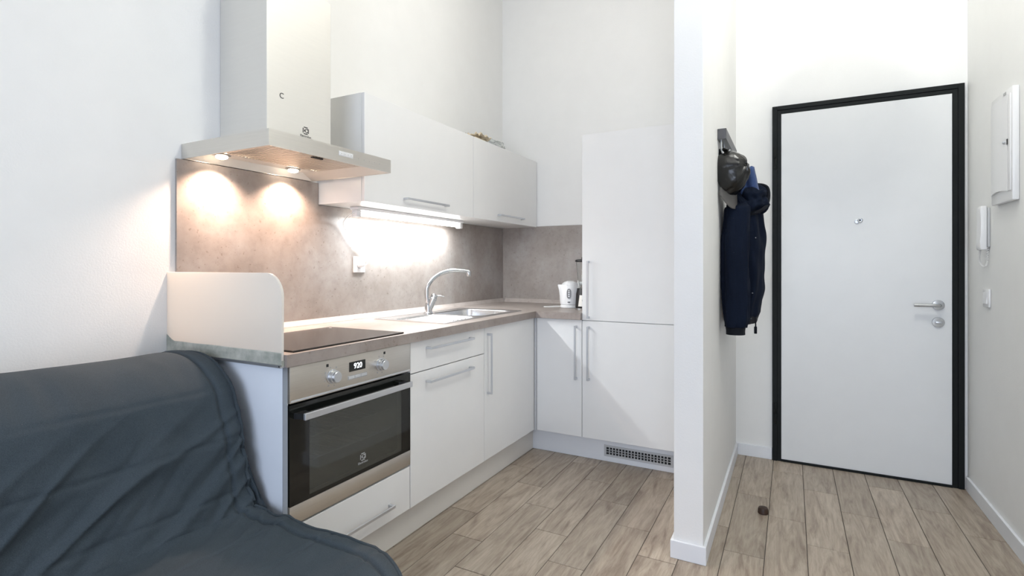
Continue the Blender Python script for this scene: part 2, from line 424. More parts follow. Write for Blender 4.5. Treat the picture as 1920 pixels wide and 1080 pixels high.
# black backing behind the leaf closes the opening
bm = bm_new(); box(bm, DX0 + .01, DX1 - .01, YD + .06, YD + .07, 0, DZ); obj('door_backing', bm, M['gap'], door)
for z0 in (1.72, .22):
    bm = bm_new(); lathe(bm, [(.0075, 0), (.0085, .002), (.0085, .058), (.0075, .060)], (DX0 + .017, YF - .007, z0)); lathe(bm, [(.0075, .0), (.0085, .002), (.0085, .058), (.0075, .060)], (DX0 + .017, YF - .007, z0 + .063))
    obj('hinge', bm, M['frame_black'], door, smooth=True)
HX, HZ = .678, .943
bm = bm_new(); lathe(bm, [(.027, 0), (.027, -.006), (.025, -.009), (.012, -.010)], (HX, LY, HZ), 'y'); hd = obj('handle_rose', bm, M['chrome'], leaf, smooth=True)
bm = bm_new(); tube(bm, smooth_path([(HX, LY - .008, HZ), (HX, LY - .035, HZ), (HX - .006, LY - .047, HZ), (HX - .022, LY - .051, HZ), (HX - .06, LY - .051, HZ), (HX - .110, LY - .051, HZ)], 6), .0095, 16); obj('lever_handle', bm, M['chrome'], leaf, smooth=True)
bm = bm_new(); lathe(bm, [(.027, 0), (.027, -.006), (.025, -.009), (.001, -.010)], (HX, LY, .853), 'y')
obj('lock_rose', bm, M['chrome'], leaf, smooth=True)
bm = bm_new(); box(bm, HX - .014, HX + .014, LY - .017, LY - .009, .847, .859, .003); obj('lock_turn', bm, M['alu'], leaf, smooth=True)
bm = bm_new(); lathe(bm, [(.014, 0), (.014, -.004), (.010, -.007), (.007, -.006)], (.335, LY, 1.401), 'y', cap1=True); obj('peephole', bm, M['alu'], leaf, smooth=True)
bm = bm_new(); lathe(bm, [(.005, -.0062), (.005, -.0075)], (.335, LY, 1.401), 'y', 16); obj('peephole_lens', bm, M['black'], leaf)
bm = bm_new(); lathe(bm, [(.013, 0), (.013, -.004), (.011, -.005)], (.322, LY, 1.394), 'y', cap1=True); obj('peephole_cover', bm, M['alu'], leaf, smooth=True)

# ------------------------------------------------------------ kitchen
FX, FY, ZB, ZU, ZC = -1.396, 2.926, .140, .833, .872     # front planes, front bottom, carcass top, worktop top
FT = .018
def handle(name_parent, axis, at, length, out=.030, plane='x'):
    """bow handle with flat bar and two square feet; plane x: front faces +x, plane y: front faces -y. at=(a, z) centre"""
    bm = bm_new(); a, z = at; w2 = .0055; L = length / 2
    def bx(a0, a1, o0, o1, z0, z1, bev=.001):
        if plane == 'x': box(bm, FXX + o0, FXX + o1, a0, a1, z0, z1, bev, 1)
        else: box(bm, a0, a1, FYY - o0, FYY - o1, z0, z1, bev, 1)
    if axis == 'h':
        bx(a - L, a + L, out - .007, out, z - w2, z + w2)
        bx(a - L, a - L + .012, 0.0002, out - .006, z - w2, z + w2); bx(a + L - .012, a + L, 0.0002, out - .006, z - w2, z + w2)
    else:
        bx(a - w2, a + w2, out - .007, out, z - L, z + L)
        bx(a - w2, a + w2, 0.0002, out - .006, z - L, z - L + .012); bx(a - w2, a + w2, 0.0002, out - .006, z + L - .012, z + L)
    return obj('handle', bm, M['alu'], name_parent, smooth=20)
FXX, FYY = FX, FY
Y0, Y1, Y2, Y3 = 1.128, 1.730, 2.327, 2.922
PLX, PLY = -1.440, 2.994
# end panel
bm = bm_new(); box(bm, XW + .001, FX - .0005, 1.110, 1.1275, 0, ZU - .001); ep = thing('end_panel', (-1.7, 1.119, 0), 'tall pale blue-white side panel between the oven and the sofa', 'panel')
obj('board', bm, M['carcass'], ep)
bm = bm_new(); box(bm, FX - .0005, FX + .0015, 1.110, 1.1275, 0, ZU - .001); obj('edge_band', bm, M['edge'], ep, label='blue-grey edge band')
# oven housing with drawer
oh = thing('oven_housing_cabinet', (-1.7, 1.43, 0), 'low white drawer cabinet housing the built-in oven', 'cabinet')
bm = bm_new(); box(bm, XW + .02, FX - FT, Y0 + .001, Y0 + .017, ZB, ZU - .001); box(bm, XW + .02, FX - FT, Y1 - .017, Y1 - .001, ZB, ZU - .001); box(bm, XW + .02, FX - FT, Y0 + .017, Y1 - .017, .300, .316); box(bm, XW + .02, FX - FT, Y0 + .017, Y1 - .017, ZB, ZB + .016)
obj('carcass', bm, M['white'], oh)
bm = bm_new(); box(bm, FX - FT + .0005, FX, Y0 + .003, Y1 - .002, ZB + .002, .318, .0012, 1); dr = obj('drawer', bm, M['white'], oh); handle(dr, 'h', (1.446, .207), .320)
# drawer + door cabinet
def carcass(x0, x1, y0, y1, z0, z1, par):
    bm = bm_new(); box(bm, x0, x1, y0, y1, z0, z1); return obj('carcass', bm, M['white'], par)
c2 = thing('base_cabinet', (-1.7, 2.03, 0), 'white base cabinet right of the oven with a drawer over a door', 'cabinet', None)
carcass(XW + .02, FX - FT, Y1 + .001, Y2 - .001, ZB, ZU - .001 - .12, c2)
bm = bm_new(); box(bm, FX - FT + .0005, FX, Y1 + .002, Y2 - .002, .699, ZU - .003, .0012, 1); d = obj('drawer', bm, M['white'], c2); handle(d, 'h', (2.012, .794), .355)
bm = bm_new(); box(bm, FX - FT + .0005, FX, Y1 + .002, Y2 - .002, ZB + .002, .695, .0012, 1); d = obj('door', bm, M['white'], c2); handle(d, 'h', (2.012, .650), .355)
c3 = thing('base_cabinet', (-1.7, 2.62, 0), 'white base cabinet under the sink with one door and upright handle', 'cabinet')
carcass(XW + .02, FX - FT, Y2 + .001, Y3 + .018, ZB, ZU - .18, c3)
bm = bm_new(); box(bm, FX - FT + .0005, FX, Y2 + .002, Y3 - .002, ZB + .002, ZU - .003, .0012, 1); d = obj('door', bm, M['white'], c3); handle(d, 'v', (2.356, .641), .315)
c4 = thing('corner_cabinet', (-1.24, 3.25, 0), 'narrow white corner base cabinet below the kettle', 'cabinet')
bm = bm_new(); box(bm, FX - FT, -1.0895, FY + FT, YB - .02, ZB, ZU - .001); obj('carcass', bm, M['white'], c4)
bm = bm_new(); box(bm, FX + .001, FX + .0145, FY - .004, FY + .004, ZB, ZU - .003); obj('corner_filler', bm, M['plastic_grey'], c4)
bm = bm_new(); box(bm, FX + .016, -1.0895, FY, FY + FT - .0005, ZB + .002, ZU - .003, .0012, 1); d = obj('door', bm, M['white'], c4); handle(d, 'v', (-1.122, .638), .318, plane='y')
TX0, TX1, TZ = -1.0865, -.470, 1.918
tu = thing('tall_fridge_cabinet', (-.78, 3.25, 0), 'tall white fridge cabinet with two doors beside the partition wall', 'cabinet')
bm = bm_new(); box(bm, TX0, TX1, FY + FT, YB - .005, ZB, TZ); obj('carcass', bm, M['white'], tu)
bm = bm_new(); box(bm, TX0, TX1, FY, FY + FT - .0005, .830, TZ, .0012, 1); d = obj('door', bm, M['white'], tu); handle(d, 'v', (-1.045, 1.010), .335, plane='y')
bm = bm_new(); box(bm, TX0, TX1, FY, FY + FT - .0005, ZB + .002, .8265, .0012, 1); d = obj('door', bm, M['white'], tu); handle(d, 'v', (-1.045, .638), .315, plane='y')
bm = bm_new(); box(bm, TX1 + .002, PX0 - .001, FY + .002, FY + .02, ZB, TZ); obj('filler_strip', bm, M['white'], tu)
# plinths
bm = bm_new(); box(bm, PLX - .016, PLX, Y0, PLY + .016, .001, ZB - .002); tag(obj('plinth', bm, M['plinth']), 'cream white plinth under the oven and sink cabinets', 'plinth')
pl = None
bm = bm_new(); VX0, VX1, VZ0, VZ1 = -.974, -.577, .031, .097
box(bm, PLX + .0005, VX0 + .008, PLY, PLY + .016, .001, ZB - .002); box(bm, VX1 - .008, PX0 - .0125, PLY, PLY + .016, .001, ZB - .002)
box(bm, VX0 + .008, VX1 - .008, PLY, PLY + .016, .001, VZ0 + .008); box(bm, VX0 + .008, VX1 - .008, PLY, PLY + .016, VZ1 - .008, ZB - .002)
pl = tag(obj('plinth', bm, M['base']), 'bluish white plinth with a cut-out under the fridge cabinet', 'plinth')
vg = thing('vent_grille', ((VX0 + VX1) / 2, PLY, VZ0), 'grey slotted ventilation grille in the plinth below the fridge', 'grille')
bm = bm_new(); yv0, yv1 = PLY - .004, PLY - .0003
box(bm, VX0, VX1, yv0, yv1, VZ1 - .012, VZ1, .0008, 1); box(bm, VX0, VX1, yv0, yv1, VZ0, VZ0 + .012, .0008, 1); box(bm, VX0, VX0 + .014, yv0, yv1, VZ0 + .012, VZ1 - .012); box(bm, VX1 - .014, VX1, yv0, yv1, VZ0 + .012, VZ1 - .012)
obj('grille_frame', bm, M['plastic_grey'], vg)
bm = bm_new(); n = 20; ww = (VX1 - VX0 - .028) / n; hh = (VZ1 - VZ0 - .024) / 3
for i in range(1, n): box(bm, VX0 + .014 + ww * i - .0028, VX0 + .014 + ww * i + .0028, yv0 + .0005, yv1, VZ0 + .012, VZ1 - .012)
for i in range(1, 3): box(bm, VX0 + .014, VX1 - .014, yv0 + .0005, yv1, VZ0 + .012 + hh * i - .0016, VZ0 + .012 + hh * i + .0016)
obj('grille_bars', bm, M['plastic_grey'], vg)
bm = bm_new(); box(bm, VX0 + .009, VX1 - .009, PLY + .012, PLY + .014, VZ0 + .009, VZ1 - .009); obj('grille_back', bm, M['gap'], vg)

# worktop (L shape with sink cut-out)
SX0, SX1, SY0, SY1 = -1.905, -1.452, 2.06, 2.875
CX, CY = -1.375, 2.900
wt = thing('worktop', (-1.69, 2.3, ZU), 'grey-brown concrete-look L-shaped worktop with sink and hob', 'worktop')
bm = bm_new(); hx0, hx1, hy0, hy1 = SX0 + .015, SX1 - .015, SY0 + .015, SY1 - .015; XS = XW + .0105
box(bm, XS, CX, 1.109, hy0, ZU, ZC); box(bm, XS, hx0, hy0, hy1, ZU, ZC); box(bm, hx1, CX, hy0, hy1, ZU, ZC)
box(bm, XS, CX, hy1, YB - .0105, ZU, ZC); box(bm, CX, TX0 - .001, CY, YB - .0105, ZU, ZC)
bmesh.ops.remove_doubles(bm, verts=bm.verts, dist=1e-5)
obj('slab', bm, M['worktop'], wt)
bm = bm_new()
prism(bm, [(XS, ZC), (XS + .024, ZC), (XS + .021, ZC + .006), (XS + .010, ZC + .020), (XS + .006, ZC + .026), (XS, ZC + .026)], 1.109, YB - .0105, 'xz')
obj('upstand', bm, M['strip'], wt)
bm = bm_new(); yb = YB - .0105
prism(bm, [(yb, ZC), (yb - .024, ZC), (yb - .021, ZC + .006), (yb - .010, ZC + .020), (yb - .006, ZC + .026), (yb, ZC + .026)], XS + .024, TX0 - .002, 'yz')
obj('upstand', bm, M['strip'], wt)
# splashback panels
bm = bm_new(); prism(bm, [(1.128, ZU - .2), (YB - .011, ZU - .2), (YB - .011, 1.4385), (1.783, 1.4385), (1.783, 1.542), (1.128, 1.542)], XW + .0005, XW + .010, 'yz')
tag(obj('splashback', bm, M['splash']), 'long brown-grey concrete-look splashback behind the hob and sink', 'splashback')
bm = bm_new(); box(bm, XW + .010, TX0 - .001, YB - .010, YB - .0005, ZC - .03, 1.446); tag(obj('splashback', bm, M['splash']), 'small grey concrete-look splashback behind the kettle', 'splashback')
# splash guard
gd = thing('splash_guard', (-1.7, 1.104, .835), 'cream white side guard with a rounded corner left of the hob', 'guard')
r = .075; x1 = -1.386; z1 = 1.126
poly = [(XW + .001, .855), (x1, .855)] + [(x1 - r + r * math.cos(R(a)), z1 - r + r * math.sin(R(a))) for a in range(0, 91, 9)] + [(XW + .001, z1)]
bm = bm_new(); prism(bm, poly, 1.0985, 1.1075, 'xz', .0015); obj('panel', bm, M['guard'], gd, smooth=30)
bm = bm_new(); zz = [.8365]
box(bm, XW + .001, x1 + .001, 1.0975, 1.1085, .8375, .855); 
rows = []
for j in range(41):
    x = XW + .001 + (x1 - XW - .001) * j / 40; t_ = .880 + .0015 * noise.noise(Vector((x * 9, 0, 0))) + (.022 * max(0, 1 - j / 3) ** 1.3)
    rows.append([(x, 1.0978, .855), (x, 1.0974, .865), (x, 1.0978, t_ - .003), (x, 1.0986, t_)])
grid(bm, rows); obj('silicone_foot', bm, M['silicone'], gd, label='stained greenish grey silicone strip along its foot')
bm = bm_new(); box(bm, XW + .001, x1 + .002, 1.092, 1.1092, .8335, .8372); box(bm, XW + .001, x1 + .002, 1.092, 1.0935, .8372, .8420); obj('metal_strip', bm, M['alu'], gd)
for sx in (XW + .04, x1 - .003):
    bm = bm_new(); lathe(bm, [(.0022, 0), (.0022, -.0012)], (sx, 1.092, .838), 'y', 10); obj('screw', bm, M['black'], gd)

# hob
hb = thing('hob', (-1.6, 1.42, ZC), 'flat dark brown-black glass hob set in the worktop above the oven', 'hob')
bm = bm_new(); box(bm, -1.812, -1.396, 1.150, 1.690, ZC + .0003, ZC + .006, .0015, 2); obj('glass_plate', bm, M['hob'], hb)
bm = bm_new(); lathe(bm, [(.006, .0003), (.006, .0006)], (-1.775, 1.655, ZC + .006), 'z', 16); obj('hob_mark', bm, M['mark_grey'], hb)

# ------------------------------------------------------------ oven
ov = thing('oven', (-1.66, 1.43, .325), 'built-in steel electric oven with dark glass door under the hob', 'oven')
OY0, OY1 = Y0 + .006, Y1 - .003
OF = FX + .002
bm = bm_new()   # cavity body: five walls
bx0 = XW + .10
for a in ((bx0, bx0 + .01, OY0 + .02, OY1 - .02, .33, .826), (bx0, OF - .03, OY0 + .02, OY0 + .05, .33, .826), (bx0, OF - .03, OY1 - .05, OY1 - .02, .33, .826), (bx0, OF - .03, OY0 + .05, OY1 - .05, .33, .40), (bx0, OF - .03, OY0 + .05, OY1 - .05, .70, .826)):
    box(bm, *a)
body = obj('oven_body', bm, M['enamel'], ov)
for zz_ in (.48, .56):
    bm = bm_new()
    for i in range(12): tube(bm, [(bx0 + .03, OY0 + .075 + i * .037, zz_), (OF - .07, OY0 + .075 + i * .037, zz_)], .0022, 6)
    tube(bm, [(OF - .07, OY0 + .055, zz_), (OF - .07, OY1 - .055, zz_)], .003, 6)
    obj('oven_rack', bm, M['chrome'], ov, smooth=True)
bm = bm_new(); box(bm, OF - .028, OF + .001, OY0, OY1, .712, .829, .002); cp = obj('control_panel', bm, M['steel'], ov, smooth=30)
bm = bm_new(); box(bm, OF + .001, OF + .0016, OY0 + .004, OY1 - .004, .716, .7215); obj('panel_trim', bm, M['plastic_grey'], cp)
DZ0, DZ1 = .326, .706
bm = bm_new()   # door: dark glass frame round the window
WY0, WY1, WZ0_, WZ1_ = 1.212, 1.672, .400, .655
for a in ((OY0, WY0, .386, DZ1), (WY1, OY1, .386, DZ1), (WY0, WY1, .386, WZ0_), (WY0, WY1, WZ1_, DZ1)):
    box(bm, OF - .025, OF, a[0], a[1], a[2], a[3])
dr = obj('oven_door', bm, M['oven_glass'], ov)
bm = bm_new(); box(bm, OF - .006, OF - .0002, WY0, WY1, WZ0_, WZ1_); obj('window_pane', bm, M['oven_window'], dr)
bm = bm_new(); box(bm, OF - .025, OF + .001, OY0, OY1, DZ0, .3855, .0015); obj('steel_strip', bm, M['steel'], dr, smooth=30)
bm = bm_new(); box(bm, OF + .034, OF + .044, 1.158, 1.690, .660, .682, .0015, 1); ohd = obj('door_handle', bm, M['alu'], dr, smooth=20, label='flat pale aluminium bar handle')
bm = bm_new(); prism(bm, [(OF + .0003, 1.150), (OF + .034, 1.158), (OF + .034, 1.185), (OF + .0003, 1.195)], .662, .680, 'xy'); obj('handle_mount', bm, M['black'], dr)
bm = bm_new(); prism(bm, [(OF + .0003, 1.655), (OF + .034, 1.665), (OF + .034, 1.690), (OF + .0003, 1.700)], .662, .680, 'xy'); obj('handle_mount', bm, M['black'], dr)
for ky, kz in ((1.308, .768), (1.548, .770)):
    bm = bm_new(); lathe(bm, [(.025, .0012), (.025, .003), (.0215, .004), (.0215, .018), (.019, .019), (.0185, .027), (.017, .0285)], (OF, ky, kz), 'x', 36); kn = obj('knob', bm, M['alu'], cp, smooth=25)
    bm = bm_new()
    for i in range(7):
        a = R(60 + i * 45) if i != 4 else R(240)
        lathe(bm, [(.0026 if i % 2 else .0032, .001), (.0026 if i % 2 else .0032, .0016)], (OF, ky + .034 * math.cos(a), kz + .033 * math.sin(a)), 'x', 8)
    obj('dial_marks', bm, M['mark_grey'], cp)
    s = -1 if ky < 1.4 else 1
    bm = bm_new(); box(bm, OF + .001, OF + .0016, ky + s * .022 - .005, ky + s * .022 + .005, kz + .036, kz + .046); obj('dial_mark', bm, M['mark_black'], cp)
bm = bm_new(); box(bm, OF + .001, OF + .0022, 1.386, 1.466, .769, .803); ds = obj('display', bm, M['oven_glass'], cp)
obj('display_digits', text_bm('920', .028, (OF + .0024, 1.428, .786)), M['digits'], cp)
bm = bm_new()
for i in range(3): box(bm, OF + .001, OF + .003, 1.382 + i * .031, 1.411 + i * .031, .743, .753, .0008, 1)
obj('button_row', bm, M['plastic_grey'], cp)
bm = bm_new(); box(bm, OF + .001, OF + .0014, 1.378, 1.476, .7405, .7555); obj('button_frame', bm, M['mark_grey'], cp)
def logo(origin, s, mat, parent, word=True):
    """square frame broken at the corners around a left-pointing arrow, faces +x"""
    x, y, z = origin; bm = bm_new(); t = s * .13; h = s / 2; d0 = x; d1 = x + .0007
    c = h * .72
    for k in (-1, 1):
        box(bm, d0, d1, y - c, y + c, z + k * h - t / 2, z + k * h + t / 2)
        box(bm, d0, d1, y + k * h - t / 2, y + k * h + t / 2, z - c, z + c)
    prism(bm, [(y - .34 * s, z), (y - .05 * s, z + .30 * s), (y - .05 * s, z - .30 * s)], d0, d1, 'yz')
    prism(bm, [(y + .02 * s, z + .34 * s), (y + .34 * s, z + .34 * s), (y + .34 * s, z + .06 * s)], d0, d1, 'yz')
    prism(bm, [(y + .02 * s, z - .34 * s), (y + .34 * s, z - .06 * s), (y + .34 * s, z - .34 * s)], d0, d1, 'yz')
    obj('emblem', bm, mat, parent)
    if word: obj('lettering', text_bm('Electrolux', s * .5, (x + .0003, y, z - s * .86)), mat, parent)
logo((OF + .0001, 1.455, .446), .024, M['mark_grey'], dr)
obj('panel_lettering', text_bm('A+ 3D steam', .009, (OF + .0022, 1.36, .727), align='CENTER'), M['mark_grey'], cp) if False else None

# ------------------------------------------------------------ wall cupboards
UX, UY0, UYM, UY1, UZ0, UZ1 = -1.702, 1.785, 2.708, 3.606, 1.441, 1.934
for i, (a, b, lab) in enumerate(((UY0, UYM, 'long white wall cupboard above the tube light, next to the hood'), (UYM, UY1, 'white wall cupboard in the corner, below the paper and plastic bag'))):
    u = thing('wall_cupboard', (-1.85, (a + b) / 2, UZ0), lab, 'cupboard')
    bm = bm_new(); box(bm, XW + .0015, UX - FT, a + .0005, b - .0005, UZ0, UZ1); obj('carcass', bm, M['white'], u)
    bm = bm_new(); box(bm, UX - FT + .0005, UX, a + .0015, b - .0015, UZ0, UZ1, .0012, 1); d = obj('door', bm, M['white'], u)
    FXX = UX; handle(d, 'h', (2.236 if i == 0 else 3.178, 1.482), .362 if i == 0 else .345); FXX = FX
# tube light with socket ends
tl = thing('tube_light', (-1.90, 2.40, 1.441), 'glowing white tube light fixed under the long wall cupboard', 'lamp')
bm = bm_new(); box(bm, -1.93, -1.875, 1.925, 2.865, 1.425, 1.4405, .002); obj('housing', bm, M['plastic'], tl)
bm = bm_new(); tube(bm, [(-1.900, 1.955, 1.408), (-1.900, 2.835, 1.408)], .011, 16); obj('tube', bm, M['tube'], tl, smooth=True)
for a, b in ((1.925, 1.955), (2.835, 2.865)):
    bm = bm_new(); box(bm, -1.918, -1.882, a, b, 1.390, 1.4248, .004); obj('end_socket', bm, M['plastic'], tl, smooth=30)
so = thing('wall_socket', (XW + .010, 2.045, 1.112), 'white square wall socket on the splashback with a plug in it', 'socket')
bm = bm_new(); box(bm, XW + .0102, XW + .018, 2.004, 2.086, 1.114, 1.196, .0025); obj('cover_plate', bm, M['plastic'], so, smooth=30)
bm = bm_new(); lathe(bm, [(.021, .0), (.021, .0015), (.019, .0018)], (XW + .018, 2.045, 1.155), 'x', 32); obj('socket_ring', bm, M['plastic_grey'], so, smooth=30)
pc = thing('power_cable', (XW + .02, 2.045, 1.14), 'white cable and plug running from tube light down to socket', 'cable')
bm = bm_new(); lathe(bm, [(.017, .0022), (.017, .012), (.013, .026), (.006, .030)], (XW + .018, 2.045, 1.155), 'x', 24); obj('plug', bm, M['plastic'], pc, smooth=30)
bm = bm_new(); tube(bm, smooth_path([(-1.90, 1.925, 1.410), (-1.915, 1.905, 1.395), (-1.965, 1.915, 1.36), (-1.972, 1.955, 1.31), (-1.975, 2.01, 1.25), (-1.972, 2.075, 1.215), (-1.962, 2.085, 1.18), (-1.955, 2.068, 1.158), (-1.952, 2.052, 1.155)], 8), .0028, 8); obj('cable', bm, M['cord'], pc, smooth=True)

# ------------------------------------------------------------ cooker hood
hd = thing('cooker_hood', (XW, 1.447, 1.542), 'brushed steel chimney cooker hood with two warm spotlights above the hob', 'cooker hood')
hx1_, hy0_, hy1_, hz0, hz1 = -1.513, 1.150, 1.745, 1.544, 1.600
bm = bm_new(); xw_ = XW + .0105
x_in = hx1_ - .018
box(bm, xw_ - .009, hx1_, hy0_, hy1_, hz1 - .003, hz1)                       # top sheet
box(bm, hx1_ - .003, hx1_, hy0_, hy1_, hz0, hz1 - .003, 0); box(bm, xw_ - .009, hx1_ - .003, hy0_, hy0_ + .003, hz0, hz1 - .003); box(bm, xw_ - .009, hx1_ - .003, hy1_ - .003, hy1_, hz0, hz1 - .003)
box(bm, xw_ - .009, xw_ + .003, hy0_ + .003, hy1_ - .003, hz0, hz1 - .003)
canopy = obj('canopy', bm, M['steel_canopy'], hd)
# sloping inner collar and underside with filter
bm = bm_new()
o4 = [(xw_ + .003, hy0_ + .003, hz0 + .001), (hx1_ - .003, hy0_ + .003, hz0 + .001), (hx1_ - .003, hy1_ - .003, hz0 + .001), (xw_ + .003, hy1_ - .003, hz0 + .001)]
i4 = [(xw_ + .02, hy0_ + .07, hz0 + .030), (hx1_ - .075, hy0_ + .07, hz0 + .030), (hx1_ - .075, hy1_ - .07, hz0 + .030), (xw_ + .02, hy1_ - .07, hz0 + .030)]
grid(bm, [[Vector(p) for p in o4 + [o4[0]]], [Vector(p) for p in i4 + [i4[0]]]])
vs = [bm.verts.new(p) for p in i4]; bm.faces.new(vs)
obj('underside', bm, M['steel_hood'], canopy)
for fy0, fy1 in ((hy0_ + .08, hy1_ - .08),):
    bm = bm_new(); fx0, fx1 = xw_ + .115, hx1_ - .085
    box(bm, fx0, fx1, fy0, fy1, hz0 + .024, hz0 + .0285, .001, 1)
    for i in range(30):
        yy = fy0 + .012 + (fy1 - fy0 - .024) * i / 29; box(bm, fx0 + .012, fx1 - .012, yy - .003, yy + .003, hz0 + .0225, hz0 + .0242)
    obj('grease_filter', bm, M['steel'], canopy)
    bm = bm_new(); box(bm, fx1 - .03, fx1 - .016, 1.42, 1.47, hz0 + .0175, hz0 + .0224, .001, 1); obj('filter_latch', bm, M['mark_black'], canopy)
for hx, hy in HOODL:
    bm = bm_new(); lathe(bm, [(.032, .030), (.032, .024), (.024, .022)], (hx, hy, hz0), 'z', 28); obj('lamp_ring', bm, M['chrome'], canopy, smooth=30)
    bm = bm_new(); lathe(bm, [(.022, .0218), (.020, .016), (.010, .012)], (hx, hy, hz0), 'z', 24); obj('lamp_lens', bm, M['bulb'], canopy, smooth=True)
CHX, CH0, CH1 = -1.722, 1.300, 1.608
bm = bm_new(); box(bm, XW + .001, CHX, CH0, CH1, hz1 + .0003, 2.255, .002); obj('lower_chimney', bm, M['steel_hood'], hd, smooth=20)
bm = bm_new(); box(bm, XW + .001, CHX - .008, CH0 + .008, CH1 - .008, 2.255, ZT - .2, .002); uc = obj('upper_chimney', bm, M['steel_hood'], hd, smooth=20)
bm = bm_new(); box(bm, hx1_ + .0002, hx1_ + .0022, 1.452 - .0, 1.524, 1.566, 1.584, .0006, 1); cpn = obj('control_strip', bm, M['plastic'], canopy)
for i in range(4):
    bm = bm_new(); box(bm, hx1_ + .0022, hx1_ + .004, 1.456 + i * .0168, 1.470 + i * .0168, 1.569, 1.581, .0008, 1); obj('button', bm, M['plastic'], canopy)
    bm = bm_new(); box(bm, hx1_ + .004, hx1_ + .0043, 1.4615 + i * .0168, 1.4645 + i * .0168, 1.5735, 1.5765); obj('button_mark', bm, M['mark_grey'], canopy)
for i in range(5):
    bm = bm_new(); lathe(bm, [(.0016, 0), (.0016, .0006)], (hx1_, 1.555 + i * .030, 1.572), 'x', 10); obj('indicator_light', bm, M['mark_grey'], canopy)
lw = [o for o in hd.children if o.name.startswith('lower_chimney')][0]
logo((CHX + .0001, 1.478, 1.690), .026, M['mark_black'], lw)
obj('letter_mark', text_bm('C', .030, (CHX + .0004, 1.365, 1.798)), M['mark_black'], lw)

# ------------------------------------------------------------ sink and tap
sk = thing('sink', (-1.68, 2.46, ZC), 'inset stainless steel sink with drainer on its left side', 'sink')
def rrect(x0, x1, y0, y1, r, n=6):
    out = []
    for cx_, cy_, a0 in ((x1 - r, y1 - r, 0), (x0 + r, y1 - r, 90), (x0 + r, y0 + r, 180), (x1 - r, y0 + r, 270)):
        for i in range(n + 1):
            a = R(a0 + 90 * i / n); out.append((cx_ + r * math.cos(a), cy_ + r * math.sin(a)))
    return out
def loft(bm, loops, close_last=True):
    rings = [[bm.verts.new(p) for p in lp] for lp in loops]
    for a, b in zip(rings, rings[1:]):
        for i in range(len(a)):
            j = (i + 1) % len(a); bm.faces.new((a[i], a[j], b[j], b[i]))
    if close_last: bm.faces.new(rings[-1])
    return rings
BX0, BX1, BY0, BY1 = -1.845, -1.495, 2.455, 2.835
bm = bm_new()
# basin
lo = [[(x, y, ZC + .003) for x, y in rrect(BX0, BX1, BY0, BY1, .06)], [(x, y, ZC - .002) for x, y in rrect(BX0 + .006, BX1 - .006, BY0 + .006, BY1 - .006, .058)], [(x, y, ZC - .14) for x, y in rrect(BX0 + .018, BX1 - .018, BY0 + .018, BY1 - .018, .06)], [(x, y, ZC - .155) for x, y in rrect(BX0 + .04, BX1 - .04, BY0 + .04, BY1 - .04, .06)]]
loft(bm, lo); obj('basin', bm, M['steel_sink'], sk, smooth=40)
# deck: ring around basin in its half, drainer pan in the other half
bm = bm_new(); YM = 2.42
def ringmesh(outer, inner, z):
    A = [bm.verts.new((x, y, z)) for x, y in outer]; B = [bm.verts.new((x, y, z)) for x, y in inner]
    n = len(A)
    for i in range(n):
        j = (i + 1) % n; bm.faces.new((A[i], A[j], B[j], B[i]))
ringmesh(rrect(SX0 + .004, SX1 - .004, YM, SY1 - .004, .012), rrect(BX0, BX1, BY0, BY1, .06), ZC + .003)
ringmesh(rrect(SX0 + .004, SX1 - .004, SY0 + .004, YM, .012), rrect(-1.80, -1.49, SY0 + .03, YM - .02, .04), ZC + .003)
loft(bm, [[(x, y, ZC + .003) for x, y in rrect(-1.80, -1.49, SY0 + .03, YM - .02, .04)], [(x, y, ZC - .004) for x, y in rrect(-1.794, -1.496, SY0 + .036, YM - .026, .036)]])
for i in range(7):
    yy = SY0 + .075 + i * .036; prism(bm, [(yy - .008, ZC - .0045), (yy + .008, ZC - .0045), (yy + .004, ZC + .001), (yy - .004, ZC + .001)], -1.77, -1.53, 'yz')
# rolled rim
lo = [[(x, y, z) for x, y in rrect(SX0 + a, SX1 - a, SY0 + a, SY1 - a, .014)] for a, z in ((0, ZC + .0002), (0, ZC + .0035), (.004, ZC + .0045), (.008, ZC + .0032))]
loft(bm, lo, False)
obj('deck', bm, M['steel_sink'], sk, smooth=30)
bm = bm_new(); lathe(bm, [(.040, .0), (.040, .003), (.030, .004), (.012, .002)], (-1.67, 2.645, ZC - .1549), 'z', 28); obj('drain', bm, M['chrome'], sk, smooth=30)
tp = thing('kitchen_tap', (-1.862, 2.433, ZC + .004), 'chrome mixer tap with a tall curved spout behind the sink', 'tap')
TX, TY = -1.862, 2.433; tz = ZC + .004
TX, TY = -1.835, 2.436
bm = bm_new(); lathe(bm, [(.026, .0005), (.026, .005), (.022, .009), (.021, .030), (.019, .050), (.016, .060)], (TX, TY, tz), 'z', 28); obj('tap_base', bm, M['chrome'], tp, smooth=30)
bm = bm_new(); sp = smooth_path([(TX, TY, tz + .05), (TX - .006, TY - .006, tz + .10), (TX - .004, TY - .004, tz + .15), (TX + .016, TY + .018, tz + .195), (TX + .050, TY + .052, tz + .228), (TX + .095, TY + .098, tz + .245), (TX + .135, TY + .140, tz + .246), (TX + .165, TY + .170, tz + .240)], 8)
tube(bm, sp, [.0125 - .002 * i / len(sp) for i in range(len(sp))], 18); e = sp[-1]; lathe(bm, [(.012, -.028), (.013, -.026), (.013, -.004), (.009, .004)], e, 'z', 20)
obj('spout', bm, M['chrome'], tp, smooth=40)
bm = bm_new(); dv = Vector((.30, .22, .93)).normalized()
p0 = Vector((TX, TY, tz + .015)); tube(bm, [p0, p0 + dv * .045, p0 + dv * .078, p0 + dv * .080, p0 + dv * .098, p0 + dv * .102], [.017, .020, .021, .0195, .0195, .014], 24); obj('valve_body', bm, M['chrome'], tp, smooth=30)
